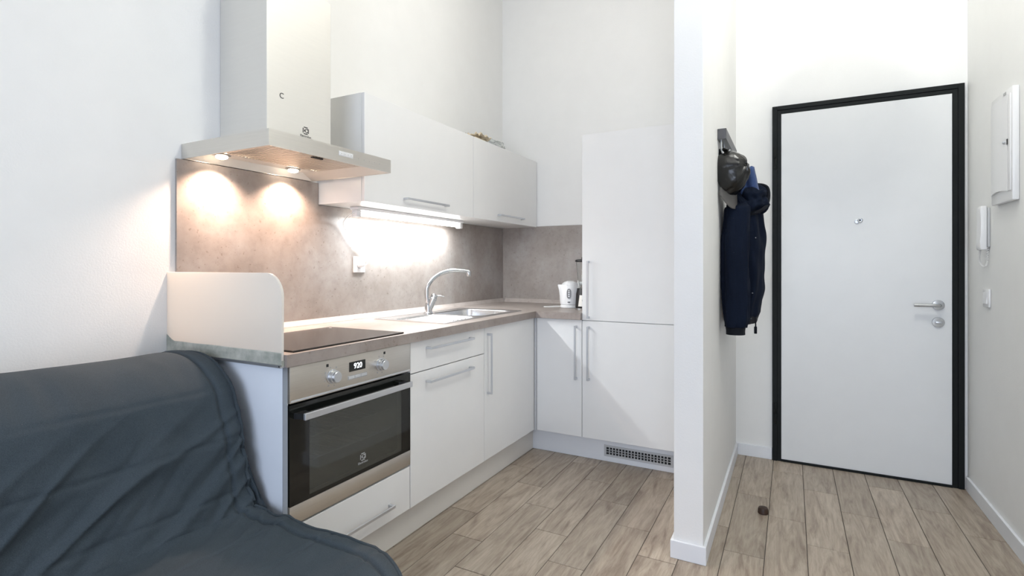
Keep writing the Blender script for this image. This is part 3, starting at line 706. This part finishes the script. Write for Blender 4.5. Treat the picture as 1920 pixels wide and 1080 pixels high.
bm = bm_new(); q = p0 + dv * .09; tube(bm, [q, q + Vector((.025, .020, .002)), q + Vector((.045, .036, -.003))], [.006, .004, .0022], 12); obj('lever', bm, M['chrome'], tp, smooth=True)

# ------------------------------------------------------------ kettle, blender
KX, KY = -1.298, 3.270
kt = thing('kettle', (KX, KY, ZC), 'white plastic electric kettle standing in the worktop corner', 'kettle')
bm = bm_new(); lathe(bm, [(.062, .0005), (.066, .003), (.066, .014), (.060, .020)], (KX, KY, ZC), 'z', 40); obj('power_base', bm, M['plastic'], kt, smooth=30)
bm = bm_new(); prof = [(.060, .0205), (.066, .024), (.069, .05), (.070, .08), (.067, .115), (.060, .143), (.0565, .150)]
lathe(bm, prof, (KX, KY, ZC), 'z', 40)
ldir = Vector((-.93, -.36, 0)).normalized()   # spout direction (left in the picture)
ldir = Vector((-.883, -.469, 0))
for v in bm.verts:
    rel = Vector((v.co.x - KX, v.co.y - KY, 0)); z = v.co.z - ZC
    if rel.length > .01:
        d_ = max(0, rel.normalized().dot(ldir)); f = d_ ** 10 * max(0, min(1, (z - .10) / .045)); v.co += ldir * f * .024; v.co.z += f * .004
body_k = obj('jug', bm, M['plastic'], kt, smooth=50)
bm = bm_new(); lathe(bm, [(.0565, .1505), (.052, .160), (.038, .171), (.018, .177), (.001, .178)], (KX, KY, ZC), 'z', 36); obj('lid', bm, M['plastic'], kt, smooth=50)
bm = bm_new(); rd = -ldir; c = Vector((KX, KY, ZC))
tube(bm, smooth_path([c + rd * .045 + Vector((0, 0, .158)), c + rd * .075 + Vector((0, 0, .160)), c + rd * .098 + Vector((0, 0, .148)), c + rd * .102 + Vector((0, 0, .115)), c + rd * .096 + Vector((0, 0, .07)), c + rd * .068 + Vector((0, 0, .045))], 6), .0105, 14); obj('handle', bm, M['plastic'], kt, smooth=True)
# water gauge faces the camera
def on_body(ang, z, off):
    r_ = .0715 + off; return Vector((KX + r_ * math.cos(ang), KY + r_ * math.sin(ang), ZC + z))
face = math.atan2(-KY, -KX) - .12
bm = bm_new(); rows = []
for j in range(13):
    zz_ = .062 + .066 * j / 12; hw = .17 * math.sqrt(max(0, 1 - (abs(j - 6) / 6.0) ** 4)) + .02
    rows.append([on_body(face - hw + 2 * hw * i / 8, zz_, .0012 - .0012 * 0 - (.0045 if zz_ > .115 else 0)) for i in range(9)])
grid(bm, rows); obj('water_gauge', bm, plain('gauge_grey', (0.20, 0.20, 0.20), 0.3), kt, smooth='all', label='grey oval water gauge')
bm = bm_new()
for k in range(4):
    zz_ = .075 + k * .012; grid(bm, [[on_body(face - .07, zz_, .0018), on_body(face + .07, zz_, .0018)], [on_body(face - .07, zz_ + .006, .0018), on_body(face + .07, zz_ + .006, .0018)]])
obj('gauge_marks', bm, M['plastic'], kt)
bm = bm_new(); grid(bm, [[on_body(face - .12, .037, .0005), on_body(face + .12, .037, .0005)], [on_body(face - .12, .042, .0005), on_body(face + .12, .042, .0005)]]); obj('badge', bm, M['mark_black'], kt)
cc = thing('kettle_cable', (-1.42, 3.27, ZC), 'white kettle cable looped on the worktop left of the kettle', 'cable')
bm = bm_new(); tube(bm, smooth_path([(KX - .062, KY - .03, ZC + .006), (KX - .10, KY - .055, ZC + .004), (KX - .145, KY - .075, ZC + .004), (KX - .165, KY - .06, ZC + .004), (KX - .14, KY - .02, ZC + .004), (KX - .10, KY + .02, ZC + .006), (KX - .06, KY + .045, ZC + .004), (KX - .02, KY + .10, ZC + .004)], 8), .0026, 8); obj('cable', bm, M['cord'], cc, smooth=True)
BX, BY = -1.152, 3.150
bl = thing('blender', (BX, BY, ZC), 'jug blender with black and silver base half hidden behind the fridge cabinet', 'blender')
def taper(bm, cx_, cy_, secs, r=.02):
    loft(bm, [[(x, y, ZC + z) for x, y in rrect(cx_ - a, cx_ + a, cy_ - a, cy_ + a, r * a / .05)] for a, z in secs]); return bm
bm = bm_new(); lathe(bm, [(.061, .0005), (.062, .004), (.062, .012), (.058, .014)], (BX, BY, ZC), 'z', 32); obj('foot_ring', bm, M['chrome'], bl, smooth=30)
bm = bm_new(); lathe(bm, [(.058, .0142), (.060, .02), (.055, .10), (.050, .125), (.049, .135)], (BX, BY, ZC), 'z', 32); obj('motor_base', bm, M['black'], bl, smooth=40)
fa = math.atan2(-BY, -BX); bm = bm_new(); rows = []
for j in range(8):
    z = .024 + .07 * j / 7; r_ = .0605 - .0625 * (z - .02); hw = .75 - .02 * j
    rows.append([(BX + r_ * math.cos(fa - hw + 2 * hw * i / 16), BY + r_ * math.sin(fa - hw + 2 * hw * i / 16), ZC + z) for i in range(17)])
grid(bm, rows); obj('front_plate', bm, M['steel_hood'], bl, smooth='all')
bm = bm_new(); kd = Vector((math.cos(fa), math.sin(fa), 0)); p0 = Vector((BX, BY, ZC + .062)) + kd * .057; tube(bm, [p0, p0 + kd * .012, p0 + kd * .014], [.018, .017, .014], 24); obj('speed_knob', bm, M['black'], bl, smooth=30)
bm = bm_new(); lathe(bm, [(.040, .1355), (.042, .15), (.047, .20), (.055, .30), (.053, .30), (.045, .20), (.038, .142)], (BX, BY, ZC), 'z', 36, cap0=True, cap1=True); obj('glass_jug', bm, M['glass'], bl, smooth=30)
bm = bm_new(); lathe(bm, [(.056, .3005), (.060, .304), (.060, .312), (.050, .318), (.022, .320), (.020, .332), (.001, .333)], (BX, BY, ZC), 'z', 36); obj('lid', bm, M['black'], bl, smooth=40)

# ------------------------------------------------------------ things on the wall cupboard
def crumple(bm, cx_, cy_, cz, sx, sy, sz, n=14, seed=0., amp=.35):
    rows = []
    for i in range(n + 1):
        th = math.pi * i / n; row = []
        for j in range(2 * n + 1):
            ph = 2 * math.pi * (j % (2 * n)) / (2 * n)
            d_ = Vector((math.sin(th) * math.cos(ph), math.sin(th) * math.sin(ph), math.cos(th)))
            f = 1 + amp * (noise.noise(d_ * 2.7 + Vector((seed, 0, 0))) + .6 * abs(noise.noise(d_ * 6.5 + Vector((seed, 3, 0)))))
            p = Vector((cx_ + sx * d_.x * f, cy_ + sy * d_.y * f, cz + sz * d_.z * f)); p.z = max(p.z, UZ1 + .001); row.append(p)
        rows.append(row)
    grid(bm, rows); bmesh.ops.remove_doubles(bm, verts=bm.verts, dist=1e-5); return bm
pb = thing('paper_wrapping', (-1.755, 2.84, UZ1), 'crumpled beige paper wrapping lying on top of the wall cupboard', 'paper')
bm = bm_new(); rows = []
for i in range(15):
    row = []
    for j in range(25):
        u_ = i / 14; v_ = j / 24; x = -1.785 + .080 * u_; y = 2.735 + .20 * v_
        z = UZ1 + .024 + .020 * noise.noise(Vector((u_ * 5, v_ * 7, 0))) + .012 * noise.noise(Vector((u_ * 11, v_ * 17, 4))) + .008 * abs(2 * u_ - 1)
        if v_ < .25: z = z - (.25 - v_) * .03
        row.append((x + .01 * noise.noise(Vector((v_ * 6, u_, 2))), y, max(z, UZ1 + .0015)))
    rows.append(row)
grid(bm, rows); o = obj('sheet', bm, M['paper'], pb, smooth='all'); s = o.modifiers.new('s', 'SOLIDIFY'); s.thickness = .0015
bm = bm_new(); box(bm, -1.79, -1.715, 2.745, 2.875, UZ1 + .0008, UZ1 + .010, .002); obj('wooden_slat', bm, M['paper'], pb)
bm = bm_new(); crumple(bm, -1.760, 3.055, UZ1 + .018, .045, .105, .030, 16, 5.0, .5); tag(obj('plastic_bag', bm, M['film'], smooth='all'), 'crumpled clear plastic bag on the cupboard right of the beige paper', 'bag')

# ------------------------------------------------------------ right wall
bp = thing('fuse_box', (XR, 2.91, 1.412), 'white plastic fuse box with hinged cover on the right hall wall', 'fuse box')
bm = bm_new(); box(bm, XR - .023, XR - .0005, 2.786, 3.035, 1.412, 1.868, .004); obj('box_body', bm, M['plastic'], bp, smooth=40)
bm = bm_new(); rows = []
for i in range(13):
    y = 2.828 + .196 * i / 12; off = .027 + .006 * math.sin(math.pi * i / 12)
    rows.append([(XR - off, y, z) for z in (1.452 + .008 * math.sin(math.pi * i / 12), 1.64, 1.842)])
grid(bm, rows)
geo = bmesh.ops.extrude_face_region(bm, geom=bm.faces[:]); [setattr(v.co, 'x', XR - .0232) for v in geo['geom'] if isinstance(v, bmesh.types.BMVert)]
obj('cover_door', bm, M['plastic'], bp, smooth=30)
bm = bm_new(); box(bm, XR - .0275, XR - .0232, 2.795, 2.820, 1.452, 1.842, .0015); obj('side_rail', bm, M['plastic'], bp, smooth=30)
bm = bm_new(); box(bm, XR - .0245, XR - .0232, 2.8203, 2.8277, 1.452, 1.842); obj('cover_gap', bm, M['plastic_grey'], bp)
bm = bm_new(); box(bm, XR - .030, XR - .0232, 2.8195, 2.8275, 1.640, 1.662); obj('cover_catch', bm, M['black'], bp)
bm = bm_new(); lathe(bm, [(.006, 0), (.006, -.006), (.004, -.008)], (XR - .0285, 2.848, 1.652), 'x', 18); obj('cover_latch', bm, M['alu'], bp, smooth=30)
bm = text_bm('ABB', .020, (XR - .0235, 2.870, 1.8545), '-x'); obj('maker_mark', bm, M['mark_grey'], bp)
it = thing('intercom_handset', (XR, 3.17, 1.215), 'white wall intercom handset with coiled cord beside the entrance door', 'intercom')
bm = bm_new(); box(bm, XR - .009, XR - .0005, 3.136, 3.206, 1.235, 1.415, .003); obj('wall_plate', bm, M['plastic_grey'], it, smooth=40)
bm = bm_new(); pf = [(XR - .0095, 1.222), (XR - .030, 1.221), (XR - .036, 1.228), (XR - .036, 1.26), (XR - .033, 1.29), (XR - .033, 1.36), (XR - .035, 1.40), (XR - .034, 1.418), (XR - .028, 1.424), (XR - .0095, 1.424)]
prism(bm, pf, 3.141, 3.202, 'xz', .006); obj('handset', bm, M['plastic'], it, smooth=40)
bm = bm_new(); base = smooth_path([(XR - .024, 3.185, 1.221), (XR - .026, 3.19, 1.185), (XR - .022, 3.18, 1.155), (XR - .015, 3.155, 1.145), (XR - .010, 3.148, 1.165), (XR - .007, 3.146, 1.235)], 40)
hel = []
for i, p in enumerate(base):
    a = i * 1.1; hel.append(p + Vector((.0035 * math.cos(a), .0035 * math.sin(a), 0)))
tube(bm, hel, .0014, 6); obj('coiled_cord', bm, M['cord'], it, smooth=True)
ls = thing('light_switch', (XR, 3.168, .955), 'white square rocker light switch below the intercom', 'switch')
bm = bm_new(); box(bm, XR - .009, XR - .0005, 3.127, 3.209, .959, 1.042, .0025); obj('cover_plate', bm, M['plastic'], ls, smooth=30)
bm = bm_new(); prism(bm, [(XR - .0092, .974), (XR - .0092, 1.027), (XR - .0105, 1.027), (XR - .0145, .974)], 3.141, 3.195, 'xz'); obj('rocker', bm, M['plastic'], ls)

# lamp bodies added where the two ceiling fills hang (above the frame)
for lx_, ly_, lab in ((0.22, 1.78, 'unseen round white ceiling lamp added in front of the partition wall'), (-0.95, 2.30, 'unseen round white ceiling lamp added over the kitchen floor')):
    cl = thing('added_ceiling_lamp', (lx_, ly_, ZT), lab, 'lamp')
    bm = bm_new(); lathe(bm, [(.14, -.001), (.14, -.03), (.13, -.04)], (lx_, ly_, ZT), 'z', 32); obj('lamp_base', bm, M['plastic'], cl, smooth=30)
# hall globe lamp
gl = thing('pendant_lamp', (.225, 2.72, 2.50), 'white glowing round pendant lamp in the hall ceiling', 'lamp')
# open-bottomed shell so the lamp inside can light the hall
bm = bm_new(); rows = []
Rg = .225
for i in range(25):
    th = math.pi * (0.02 + .96 * i / 24)
    rows.append([(.225 + Rg * math.sin(th) * math.cos(2 * math.pi * j / 48), 2.72 + Rg * math.sin(th) * math.sin(2 * math.pi * j / 48), 2.50 + Rg * .97 * math.cos(th)) for j in range(49)])
grid(bm, rows); bmesh.ops.remove_doubles(bm, verts=bm.verts, dist=1e-5)
GS = obj('lamp_shade', bm, M['globe'], gl, smooth='all')
bm = bm_new(); tube(bm, [(.225, 2.72, 2.71), (.225, 2.72, ZT - .03)], .003, 8); obj('suspension_cord', bm, M['cord'], gl)
bm = bm_new(); lathe(bm, [(.05, -.001), (.05, -.02), (.02, -.035)], (.225, 2.72, ZT), 'z', 24); obj('ceiling_rose', bm, M['plastic'], gl, smooth=30)

# door stop on the floor
bm = bm_new(); lathe(bm, [(.021, .0005), (.023, .002), (.022, .020), (.019, .027), (.012, .029)], (-.116, 2.705, 0), 'z', 24)
tag(obj('door_stop', bm, M['rubber'], smooth=35), 'small dark brown rubber door stop on the hall floor', 'door stop')

# ------------------------------------------------------------ coat rack, cap, coat
cr = thing('coat_rack', (PX1, 2.80, 1.72), 'dark grey metal coat rack rail on the partition wall in the hall', 'coat rack')
bm = bm_new(); box(bm, PX1 + .0005, PX1 + .038, 2.574, 3.10, 1.728, 1.776, .001, 1); obj('rail', bm, plain('rack_grey', (.10, .10, .105), .35, .6), cr)
for i, yy in enumerate((2.615, 2.74, 2.87, 3.0)):
    bm = bm_new(); tube(bm, smooth_path([(PX1 + .012, yy, 1.728), (PX1 + .012, yy, 1.695), (PX1 + .022, yy, 1.668), (PX1 + .040, yy, 1.665), (PX1 + .050, yy, 1.685)], 6), .005, 10); obj('hook', bm, M['chrome'], cr, smooth=True)

# cap: crown shell hung by its back strap, brim downwards by the wall
cp_ = thing('cap', (PX1 + .07, 2.625, 1.45), 'black leather cap hanging on the front hook of the coat rack', 'cap')
def cap_pt(th, ph, r=1.0):
    # local: crown axis points out from wall and towards camera
    d_ = Vector((math.sin(th) * math.cos(ph), math.sin(th) * math.sin(ph), math.cos(th)))
    return d_
axis_c = Vector((.86, -.45, .25)).normalized(); upc = Vector((0, 0, 1)); sidec = axis_c.cross(upc).normalized(); upc = sidec.cross(axis_c).normalized()
cc0 = Vector((PX1 + .030, 2.648, 1.580))
def capP(th, ph, k=1.0):
    seam = 1 - .025 * math.exp(-((((ph / (math.pi / 3)) + .5) % 1 - .5) / .05) ** 2)
    wr = 1 + .09 * noise.noise(Vector((math.cos(ph) * 1.6, math.sin(ph) * 1.6, th * 1.5))) + .05 * abs(noise.noise(Vector((math.cos(ph) * 3.5 * th, math.sin(ph) * 3.5 * th, 4))))
    rr = k * seam * wr
    return cc0 + sidec * (.078 * rr * math.sin(th) * math.cos(ph)) + upc * (.108 * rr * math.sin(th) * math.sin(ph)) + axis_c * (.105 * rr * math.cos(th))
rows = [[capP(.02 + 1.62 * i / 22, 2 * math.pi * j / 72) for j in range(73)] for i in range(23)]
bm = bm_new(); grid(bm, rows); bmesh.ops.remove_doubles(bm, verts=bm.verts, dist=1e-5); o = obj('crown', bm, M['leather'], cp_, smooth='all'); md = o.modifiers.new('s', 'SOLIDIFY'); md.thickness = .003
bm = bm_new(); pt = capP(0.02, 0); tube(bm, [pt - axis_c * .002, pt + axis_c * .005, pt + axis_c * .007], [.008, .008, .004], 12); obj('top_button', bm, M['leather'], cp_, smooth=True)
bm = bm_new(); rows = []
for i in range(9):
    rr = 1.0 + .62 * i / 8; row = []
    for j in range(17):
        a = R(-90 - 52 + 104 * j / 16); w_ = math.cos(R(-52 + 104 * j / 16)) ** .5
        p = cc0 + sidec * (.078 * math.cos(a) * (1 + .12 * i / 8)) + upc * (.108 * math.sin(a) * (1 + (rr - 1) * w_)) + axis_c * (-.002 - .012 * i / 8 + .014 * (1 - abs(2 * j / 16 - 1)) )
        p.x = max(p.x, PX1 + .004); row.append(p)
    rows.append(row)
grid(bm, rows); o = obj('brim', bm, plain('brim_grey', (.09, .085, .08), .6), cp_, smooth='all'); md = o.modifiers.new('s', 'SOLIDIFY'); md.thickness = .003
bm = bm_new(); tube(bm, smooth_path([capP(1.5, R(70)), cc0 + upc * .118 + axis_c * .02 - sidec * .01, Vector((PX1 + .028, 2.612, 1.690)), cc0 + upc * .116 + sidec * .012 + axis_c * .0, capP(1.5, R(110))], 6), .005, 8); obj('strap', bm, M['leather'], cp_, smooth=True)

# coat
ct = thing('jacket', (PX1 + .09, 2.82, .83), 'dark navy hooded winter jacket hanging on the coat rack behind the cap', 'jacket')
def cloth_tube(name, secs, mat, seed, amp=.12, n=56, m=60, folds=5, parent=None, close=True):
    """secs: list of (z, cx, cy, rx, ry)"""
    rows = []; S = sorted(secs, key=lambda s_: -s_[0])
    for i in range(m + 1):
        z = S[0][0] + (S[-1][0] - S[0][0]) * i / m
        for a, b in zip(S, S[1:]):
            if a[0] >= z >= b[0] - 1e-9: break
        t = (a[0] - z) / max(1e-6, a[0] - b[0]); t = t * t * (3 - 2 * t)
        cx_, cy_, rx, ry = [a[k] + (b[k] - a[k]) * t for k in range(1, 5)]
        row = []
        for j in range(n):
            ph = 2 * math.pi * j / n
            nn = amp * (1.2 * noise.noise(Vector((math.cos(ph) * folds * .35, math.sin(ph) * folds * .35, z * 2.2 + seed))) + .7 * noise.noise(Vector((math.cos(ph) * folds * .8, math.sin(ph) * folds * .8, z * 9 + seed * 2))))
            f = 1 + nn; x = cx_ + rx * math.cos(ph) * f; y = cy_ + ry * math.sin(ph) * f
            row.append((max(x, PX1 + .003), y, z))
        row.append(row[0]); rows.append(row)
    bm = bm_new(); grid(bm, rows)
    bmesh.ops.remove_doubles(bm, verts=bm.verts, dist=1e-6)
    if close: bmesh.ops.holes_fill(bm, edges=[e for e in bm.edges if e.is_boundary])
    return obj(name, bm, mat, parent or ct, smooth='all')
cloth_tube('body', [(1.50, -.235, 2.80, .045, .07), (1.44, -.21, 2.83, .08, .13), (1.30, -.20, 2.86, .085, .155), (1.05, -.205, 2.87, .082, .16), (.92, -.215, 2.87, .072, .15), (.875, -.222, 2.87, .060, .135)], M['coat'], 2.0, .22)
sl = cloth_tube('sleeve', [(1.455, -.212, 2.745, .035, .035), (1.42, -.225, 2.69, .060, .050), (1.22, -.235, 2.675, .058, .052), (1.0, -.232, 2.665, .056, .050), (.90, -.228, 2.66, .053, .048), (.862, -.232, 2.66, .045, .042)], M['coat'], 7.0, .19)
cloth_tube('cuff', [(.862, -.232, 2.66, .043, .040), (.845, -.232, 2.66, .041, .038), (.828, -.232, 2.66, .041, .038)], M['coat_black'], 7.0, .05, m=8, parent=sl)
sl2 = cloth_tube('sleeve', [(1.44, -.21, 2.98, .045, .045), (1.30, -.215, 3.01, .058, .055), (1.0, -.225, 3.01, .055, .05), (.88, -.23, 3.01, .045, .04)], M['coat'], 11.0, .12)
cloth_tube('waistband', [(.905, -.214, 2.87, .068, .143), (.88, -.219, 2.87, .066, .14), (.868, -.221, 2.87, .064, .138)], M['coat_black'], 2.0, .12, m=8)
# hood: folded bag with a thick rolled opening
bm = bm_new(); rows = []
for i in range(25):
    th = math.pi * i / 24; row = []
    for j in range(49):
        ph = 2 * math.pi * (j % 48) / 48; d_ = Vector((math.sin(th) * math.cos(ph), math.sin(th) * math.sin(ph), math.cos(th)))
        f = 1 + .30 * noise.noise(d_ * 1.7 + Vector((3, 0, 0))) + .16 * noise.noise(d_ * 4.2 + Vector((0, 9, 0))) - (.10 * math.exp(-((d_.z - .15) / .12) ** 2))
        p = Vector((-.168, 2.82, 1.455)) + Vector((.074 * d_.x * f, .112 * d_.y * f, .072 * d_.z * f + .10 * d_.x * .2)); p.x = max(p.x, PX1 + .004); row.append(p)
    rows.append(row)
grid(bm, rows); bmesh.ops.remove_doubles(bm, verts=bm.verts, dist=1e-5); hood_o = obj('hood', bm, M['coat'], ct, smooth='all')
bm = bm_new(); tube(bm, smooth_path([(-.215, 2.735, 1.395), (-.165, 2.725, 1.395), (-.115, 2.76, 1.42), (-.098, 2.82, 1.47), (-.105, 2.84, 1.53), (-.150, 2.83, 1.545), (-.20, 2.78, 1.535), (-.23, 2.745, 1.50)], 6), .008, 12); obj('hood_rim', bm, M['coat_black'], hood_o, smooth=True)
bm = bm_new(); rows = []
for i in range(13):
    rows.append([Vector((-.235 + .075 * j / 8 + .03 * i / 12, 2.735 - .012 * math.sin(j * 1.3) + .004 * i, 1.60 - .17 * i / 12 + .02 * j / 8 + .006 * noise.noise(Vector((i * .6, j * .8, 0))))) for j in range(9)])
grid(bm, rows); o = obj('lining', bm, M['coat_lining'], ct, smooth='all', label='lighter blue collar lining'); md = o.modifiers.new('s', 'SOLIDIFY'); md.thickness = .006
bm = bm_new(); tube(bm, smooth_path([(-.192, 2.705, 1.40), (-.186, 2.70, 1.33), (-.180, 2.70, 1.27)], 5), .0022, 8); tube(bm, [(-.180, 2.70, 1.272), (-.178, 2.70, 1.25)], .0035, 8); obj('drawstring', bm, M['cord'], ct, smooth=True, label='thin white drawstring')
bm = bm_new(); tube(bm, [(-.150, 2.735, .905), (-.149, 2.734, .86)], .003, 8); box(bm, -.156, -.143, 2.730, 2.736, .828, .862, .002, 1); obj('zip_pull', bm, M['coat_black'], ct)
for p in ((-.128, 2.745, 1.28), (-.142, 2.755, 1.02), (-.148, 2.75, .90)):
    bm = bm_new(); lathe(bm, [(.004, 0), (.004, -.003), (.003, -.004)], (p[0] - .02, p[1] - .03, p[2]), 'y', 12); obj('snap_button', bm, M['leather'], ct, smooth=True)

# ------------------------------------------------------------ sofa with quilted cover
sf = thing('sofa', (-1.4, .10, 0), 'dark grey-blue quilted fabric covered sofa along the left wall', 'sofa')
prof = [(-1.965, .62), (-1.955, .78), (-1.90, .845), (-1.80, .868), (-1.70, .860), (-1.62, .825), (-1.56, .768), (-1.525, .69), (-1.505, .60), (-1.488, .51), (-1.470, .445), (-1.440, .412), (-1.38, .405), (-1.20, .415), (-1.02, .415), (-.90, .405), (-.815, .385), (-.785, .345), (-.775, .25), (-.775, .06)]
PP = [Vector((p.x, p.y)) for p in smooth_path([(a, b, 0) for a, b in prof], 12)]
Ls = [0.0]
for a, b in zip(PP, PP[1:]): Ls.append(Ls[-1] + (b - a).length)
LT = Ls[-1]
def prof_at(s_):
    s_ = max(0, min(LT, s_))
    import bisect
    i = min(len(Ls) - 2, max(0, bisect.bisect_right(Ls, s_) - 1)); t = (s_ - Ls[i]) / max(1e-9, Ls[i + 1] - Ls[i])
    p = PP[i].lerp(PP[i + 1], t); d_ = (PP[i + 1] - PP[i]).normalized(); return p, Vector((d_.y, -d_.x))
def s_of(x, z): return min(range(len(PP)), key=lambda i: (PP[i] - Vector((x, z))).length)
SEAM = [Ls[s_of(-1.56, .768)], Ls[s_of(-1.512, .625)], Ls[s_of(-1.478, .47)], Ls[s_of(-1.30, .41)], Ls[s_of(-1.12, .415)], Ls[s_of(-.94, .41)]]
sCrease = Ls[s_of(-1.45, .42)]
SYE, SYS = 1.035, -.95
def cover_pt(s_, y):
    p, nrm = prof_at(s_)
    if nrm.y < -.2 and p.y > .5: nrm = -nrm
    # outward normal points to room side / up
    nx, nz = -nrm.x, -nrm.y
    if nx * .5 + nz < 0: nx, nz = -nx, -nz
    d_ = 0.0
    for i, sm in enumerate(SEAM):
        g = math.exp(-((s_ - sm) / .007) ** 2); d_ -= (.0045 if i != 0 else .002) * g; d_ += .004 * math.exp(-((s_ - sm) / .04) ** 2)
    back = 1 if s_ < sCrease else 0
    q = Vector((s_, y, 0))
    d_ += .006 * noise.noise(Vector((s_ * 3.5, y * 3.0, 1)))
    # diagonal tension folds running to the crease corner
    k = min(1.0, max(0, (s_ - SEAM[0]) / .18)) if back else .55 * max(0, 1 - (s_ - sCrease) / .5)
    diag = Vector(((s_ + .75 * (y - 1.0)) * 8.5, (s_ * .55 - y) * 1.8, 3))
    v = noise.noise(diag); d_ += .034 * k * ((1 - min(1, abs(v) * 3.2)) ** 2 * .55 - .15) + .014 * k * v
    v2 = noise.noise(Vector(((s_ + .5 * y) * 17, (y - s_) * 3.2, 7))); d_ += .011 * k * v2
    v3 = noise.noise(Vector(((s_ + 1.1 * y) * 30, (y - s_) * 6, 17))); d_ += .0035 * k * v3
    # soft vertical wrinkles over the top roll
    kt = math.exp(-((s_ - SEAM[0] + .12) / .13) ** 2); d_ += .011 * kt * noise.noise(Vector((s_ * 2.4, y * 17, 5)))
    # seam of the end band
    gb = y - (SYE - .052); d_ -= .007 * math.exp(-(gb / .006) ** 2); d_ += .005 * max(0, 1 - ((gb - .026) / .026) ** 2)
    # sag of the edge towards the far corner end
    e_ = max(0, (y - (SYE - .10)) / .10); d_ -= .012 * e_ ** 3
    x, z = p.x + nx * d_, p.y + nz * d_
    return x, z
def end_y(s_, y):
    # round the front seat corner in plan
    p, _ = prof_at(s_); lim = SYE + .02
    if p.x > -1.0: lim = SYE + .02 - .10 * ((p.x + 1.0) / .225) ** 2.2
    elif p.x > -1.44: lim = SYE + .035 - .015 * ((p.x + 1.44) / .44)
    return y if y < .7 else .7 + (y - .7) * (lim - .7) / (SYE - .7)
NS, NY = 340, 330
s0 = 0.0
ys = [SYS + (SYE - SYS) * (1 - (1 - j / NY) ** 1.35) for j in range(NY + 1)]
sMid = sCrease
def sheet(sa, sb, n):
    rows = []
    for i in range(n + 1):
        s_ = sa + (sb - sa) * i / n; row = []
        for y in ys:
            x, z = cover_pt(s_, y); row.append(Vector((max(x, XW + .014), end_y(s_, y), max(z, .012))))
        rows.append(row)
    return rows
rb = sheet(0, sMid, 170); rs = sheet(sMid, LT, 170)
bm = bm_new(); grid(bm, rb); o = obj('backrest', bm, M['sofa'], sf, smooth='all')
bm = bm_new(); grid(bm, rs); o = obj('seat', bm, M['sofa'], sf, smooth='all')
# piping along both edges
endb = [r_[-1] for r_ in rb]; ends = [r_[-1] for r_ in rs]
ins = [r_[-14] for r_ in rb]
bm = bm_new(); path = [Vector((p.x, p.y, p.z)) for p in endb[::4]] ; tube(bm, path, .0065, 10); obj('backrest_piping', bm, M['sofa'], sf, smooth=True)
bm = bm_new(); path = [Vector((p.x, p.y, p.z)) for p in ends[::4]]; tube(bm, path, .0065, 10); obj('seat_piping', bm, M['sofa'], sf, smooth=True)
# flared side drape between backrest edge and end panel, then down to the floor
outer = smooth_path([(-1.96, 1.085, .66), (-1.93, 1.086, .765), (-1.85, 1.086, .815), (-1.775, 1.086, .828), (-1.69, 1.087, .80), (-1.612, 1.088, .728), (-1.548, 1.088, .555), (-1.475, 1.088, .44), (-1.412, 1.086, .345), (-1.39, 1.085, .10)], 16)
bm = bm_new(); m = 100
rows = []
ne = len(endb) - 1; no = len(outer) - 1
for i in range(m + 1):
    a = endb[int(ne * i / m)]; b = outer[int(no * i / m)]; row = []
    for j in range(15):
        t = j / 14; p = a.lerp(b, t); p.z -= .012 * math.sin(math.pi * t)
        p.x -= .012 * math.sin(math.pi * t) * min(1, i / (m * .5)) + .012 * noise.noise(Vector((t * 3, i * .07, 2))); p.x = max(p.x, XW + .014)
        p.y = min(p.y, 1.090); row.append(p)
    rows.append(row)
grid(bm, rows); obj('side_drape', bm, M['sofa'], sf, smooth='all')
# seat skirt at the far end, down to the floor
bm = bm_new(); rows = []
for i, p in enumerate(ends[::2]):
    row = []
    for j in range(20):
        t = j / 19; q = Vector((p.x, min(1.0885, p.y + .012 * math.sin(math.pi * min(1, t * 2)) + .008 * t + .005 * noise.noise(Vector((p.x * 14, t * 3, 0)))), p.z * (1 - t) + .012 * t)); row.append(q)
    rows.append(row)
grid(bm, rows); obj('side_skirt', bm, M['sofa'], sf, smooth='all')
# near end closing cloth and hidden frame
bm = bm_new(); rows = []
for r_ in (rb + rs)[::6]:
    p = r_[0]; rows.append([p, Vector((p.x, p.y - .004, .012))])
grid(bm, rows); obj('near_skirt', bm, M['sofa'], sf)
bm = bm_new(); box(bm, -1.93, -.83, SYS + .06, SYE - .16, .10, .36, .01); box(bm, -1.92, -1.62, SYS + .06, SYE - .16, .36, .76, .03); obj('sofa_frame', bm, M['black'], sf)
for lx in (-1.85, -.90):
    for ly in (SYS + .15, SYE - .25):
        bm = bm_new(); lathe(bm, [(.018, 0), (.022, .100)], (lx, ly, 0), 'z', 16); obj('leg', bm, M['black'], sf, smooth=30)
